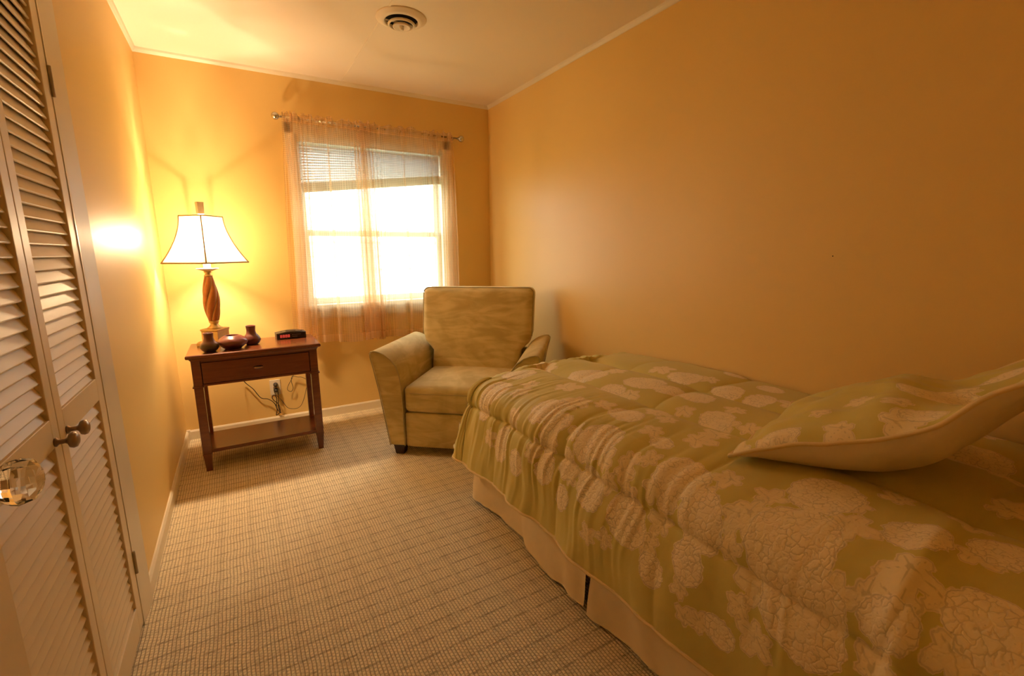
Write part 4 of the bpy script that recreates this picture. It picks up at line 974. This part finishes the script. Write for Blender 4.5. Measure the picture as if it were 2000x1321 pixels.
def build_comforter():
    V, F, A_, B_ = [], [], [], []; off = 0; hems = {}
    for nm, a, b, d, th in comforter_patches():
        x, y, z = comforter_surface(a, b, d, th)
        V.append(np.stack([x, y, z], -1).reshape(-1, 3)); A_.append(a.ravel()); B_.append(b.ravel())
        F.append(grid_faces(a.shape[0], a.shape[1], off, flip=(nm in ('top', 'side')))); off += a.size
        if nm != 'top': hems[nm] = np.stack([x[:, -1], y[:, -1], z[:, -1]], -1)
    V = np.concatenate(V); F = np.concatenate(F); A_ = np.concatenate(A_); B_ = np.concatenate(B_)
    key = np.round(np.stack([A_, B_], -1)*20000).astype(np.int64); _, idx, inv = np.unique(key, axis=0, return_index=True, return_inverse=True)
    inv = inv.ravel(); V, A_, B_ = V[idx], A_[idx], B_[idx]; F = inv[F]
    good = np.array([len(set(q)) == 4 for q in F.tolist()]); tri = F[~good]; F = F[good]
    org = np.array([1.44, 1.0, 0.59]); cf = empty('comforter', tuple(org)); tagp(cf, 'sage green floral quilted comforter spread over the bed', 'comforter')
    me = fast_mesh('cover', V-org, F); add_cloth_attrs(me, A_, B_, FLOWERS, LEAVES); cv = link('cover', me, M['floral'], cf)
    # close the tiny fan at the corner apex
    path = np.concatenate([hems['side'], hems['corner'][1:], hems['foot'][::-1][1:]])-org
    link('piping', tube_mesh('piping', path[::3], 0.0055, 7), M['gold_piping'], cf)
    # lining: hem turned under and back up inside
    cen = np.array([0.0, 0.0]); n = len(path[::3]); p3 = path[::3]
    inner = p3.copy(); mid = p3.copy()
    tng = np.gradient(p3, axis=0); nr = np.stack([-tng[:, 1], tng[:, 0]], -1); nr /= np.maximum(np.linalg.norm(nr, axis=1, keepdims=True), 1e-6)
    sgn = np.sign(((cen-p3[:, :2])*nr).sum(1, keepdims=True)); nr = nr*sgn
    mid[:, :2] += nr*0.020; mid[:, 2] += 0.012; inner[:, :2] += nr*0.030; inner[:, 2] += 0.13
    VV = np.concatenate([p3, mid, inner]); FF = grid_faces(3, n, 0); lm2 = fast_mesh('lining', VV, FF); link('lining', lm2, M['lining'], cf)
    return cf
cf = build_comforter()

# ---- pillow in its sham: one end on the bed, the other leaning up toward the head wall
PL, PW = 0.62, 0.74                 # across the bed, and up toward the head
PO = np.array([1.118, 0.735, 0.697])
PHI = math.radians(13)
PE1 = np.array([math.cos(PHI), math.sin(PHI)]); PE2 = np.array([math.sin(PHI), -math.cos(PHI)])
def pillow_mid(p, q):
    run = q*0.86
    kq = [-0.10, 0.0, 0.10, 0.20, 0.38, 0.47, 0.54, 0.60, 0.74, 0.9]; kz = [-0.03, 0.0, 0.028, 0.062, 0.140, 0.185, 0.245, 0.310, 0.405, 0.50]
    rise = sum(np.interp(q+o_, kq, kz) for o_ in (-0.045, -0.03, -0.015, 0, 0.015, 0.03, 0.045))/7
    x = PO[0]+PE1[0]*p+PE2[0]*run; y = PO[1]+PE1[1]*p+PE2[1]*run; z = PO[2]+rise + 0*p
    return x, y, z
def pillow_surface(p0, q0, side):
    fp_, fq_ = p0/PL, q0/PW
    # edges bow inwards between the pointed corners
    q = q0 + 0.024*np.sin(np.pi*fp_)*(1-2*fq_); p = p0 + 0.022*np.sin(np.pi*fq_)*(1-2*fp_)
    x, y, z = pillow_mid(p, q)
    e = np.clip(4*fp_*(1-fp_), 0, 1)**0.55*np.clip(4*fq_*(1-fq_), 0, 1)**0.55
    edge = np.minimum(np.minimum(fp_, 1-fp_)*PL, np.minimum(fq_, 1-fq_)*PW)
    wr = 0.020*vnoise(p0*9, q0*9, 21)+0.012*vnoise(p0*20+q0*6, q0*11, 22)
    wr = wr*np.clip(edge/0.03, 0, 1) + 0.016*vnoise(p0*22, q0*22, 23)*np.exp(-edge/0.06)*np.clip(edge/0.01, 0, 1)
    seam = 0.022*vnoise(p0*11, q0*11, 24)
    tp = np.clip((q-0.36)/0.22, 0, 1); tp = tp*tp*(3-2*tp)
    z = z - 0.075*np.clip(p/0.22, 0, 1)*tp
    k = (0.066*e*(1-0.75*tp) + wr) if side > 0 else (-0.140*e*(1-0.65*tp) + wr*0.4)
    k = k + seam
    nx, ny, nz = 0.5*-PE2[0], 0.5*-PE2[1], 0.866          # normal of the leaning plane
    x = x + nx*k; y = y + ny*k; z = z + nz*k
    if side < 0: z = np.maximum(z, 0.690)
    return np.minimum(x, 1.935), np.maximum(y, 0.015), z
def build_pillow():
    org = np.array([1.45, 0.45, 0.68]); pw = empty('pillow', tuple(org)); tagp(pw, 'floral sham pillow with cream back tossed at the head of the bed', 'pillow')
    n1, n2 = 150, 100
    Pp, Qq = np.meshgrid(np.linspace(0, PL, n1), np.linspace(0, PW, n2))
    # corners slightly rounded
    for side, nm, mt in ((1, 'sham_front', 'floral'), (-1, 'sham_back', 'cream_cotton')):
        x, y, z = pillow_surface(Pp, Qq, side); V = np.stack([x, y, z], -1).reshape(-1, 3)-org
        me = fast_mesh(nm, V, grid_faces(n2, n1, 0, flip=(side > 0)))
        if side > 0: add_cloth_attrs(me, Pp.ravel(), Qq.ravel(), P_FLOWERS, P_LEAVES)
        link(nm, me, M[mt], pw)
    pp = np.concatenate([np.linspace(0, PL, 80)[:-1], np.full(50, PL)[:-1], np.linspace(PL, 0, 80)[:-1], np.zeros(50)[:-1]])
    qq = np.concatenate([np.zeros(79), np.linspace(0, PW, 50)[:-1], np.full(79, PW), np.linspace(PW, 0, 50)[:-1]])
    x, y, z = pillow_surface(pp, qq, 1)
    link('piping', tube_mesh('piping', np.stack([x, y, z+0.001], -1)-org, 0.0055, 7, True), M['gold_piping'], pw)
build_pillow()
#END
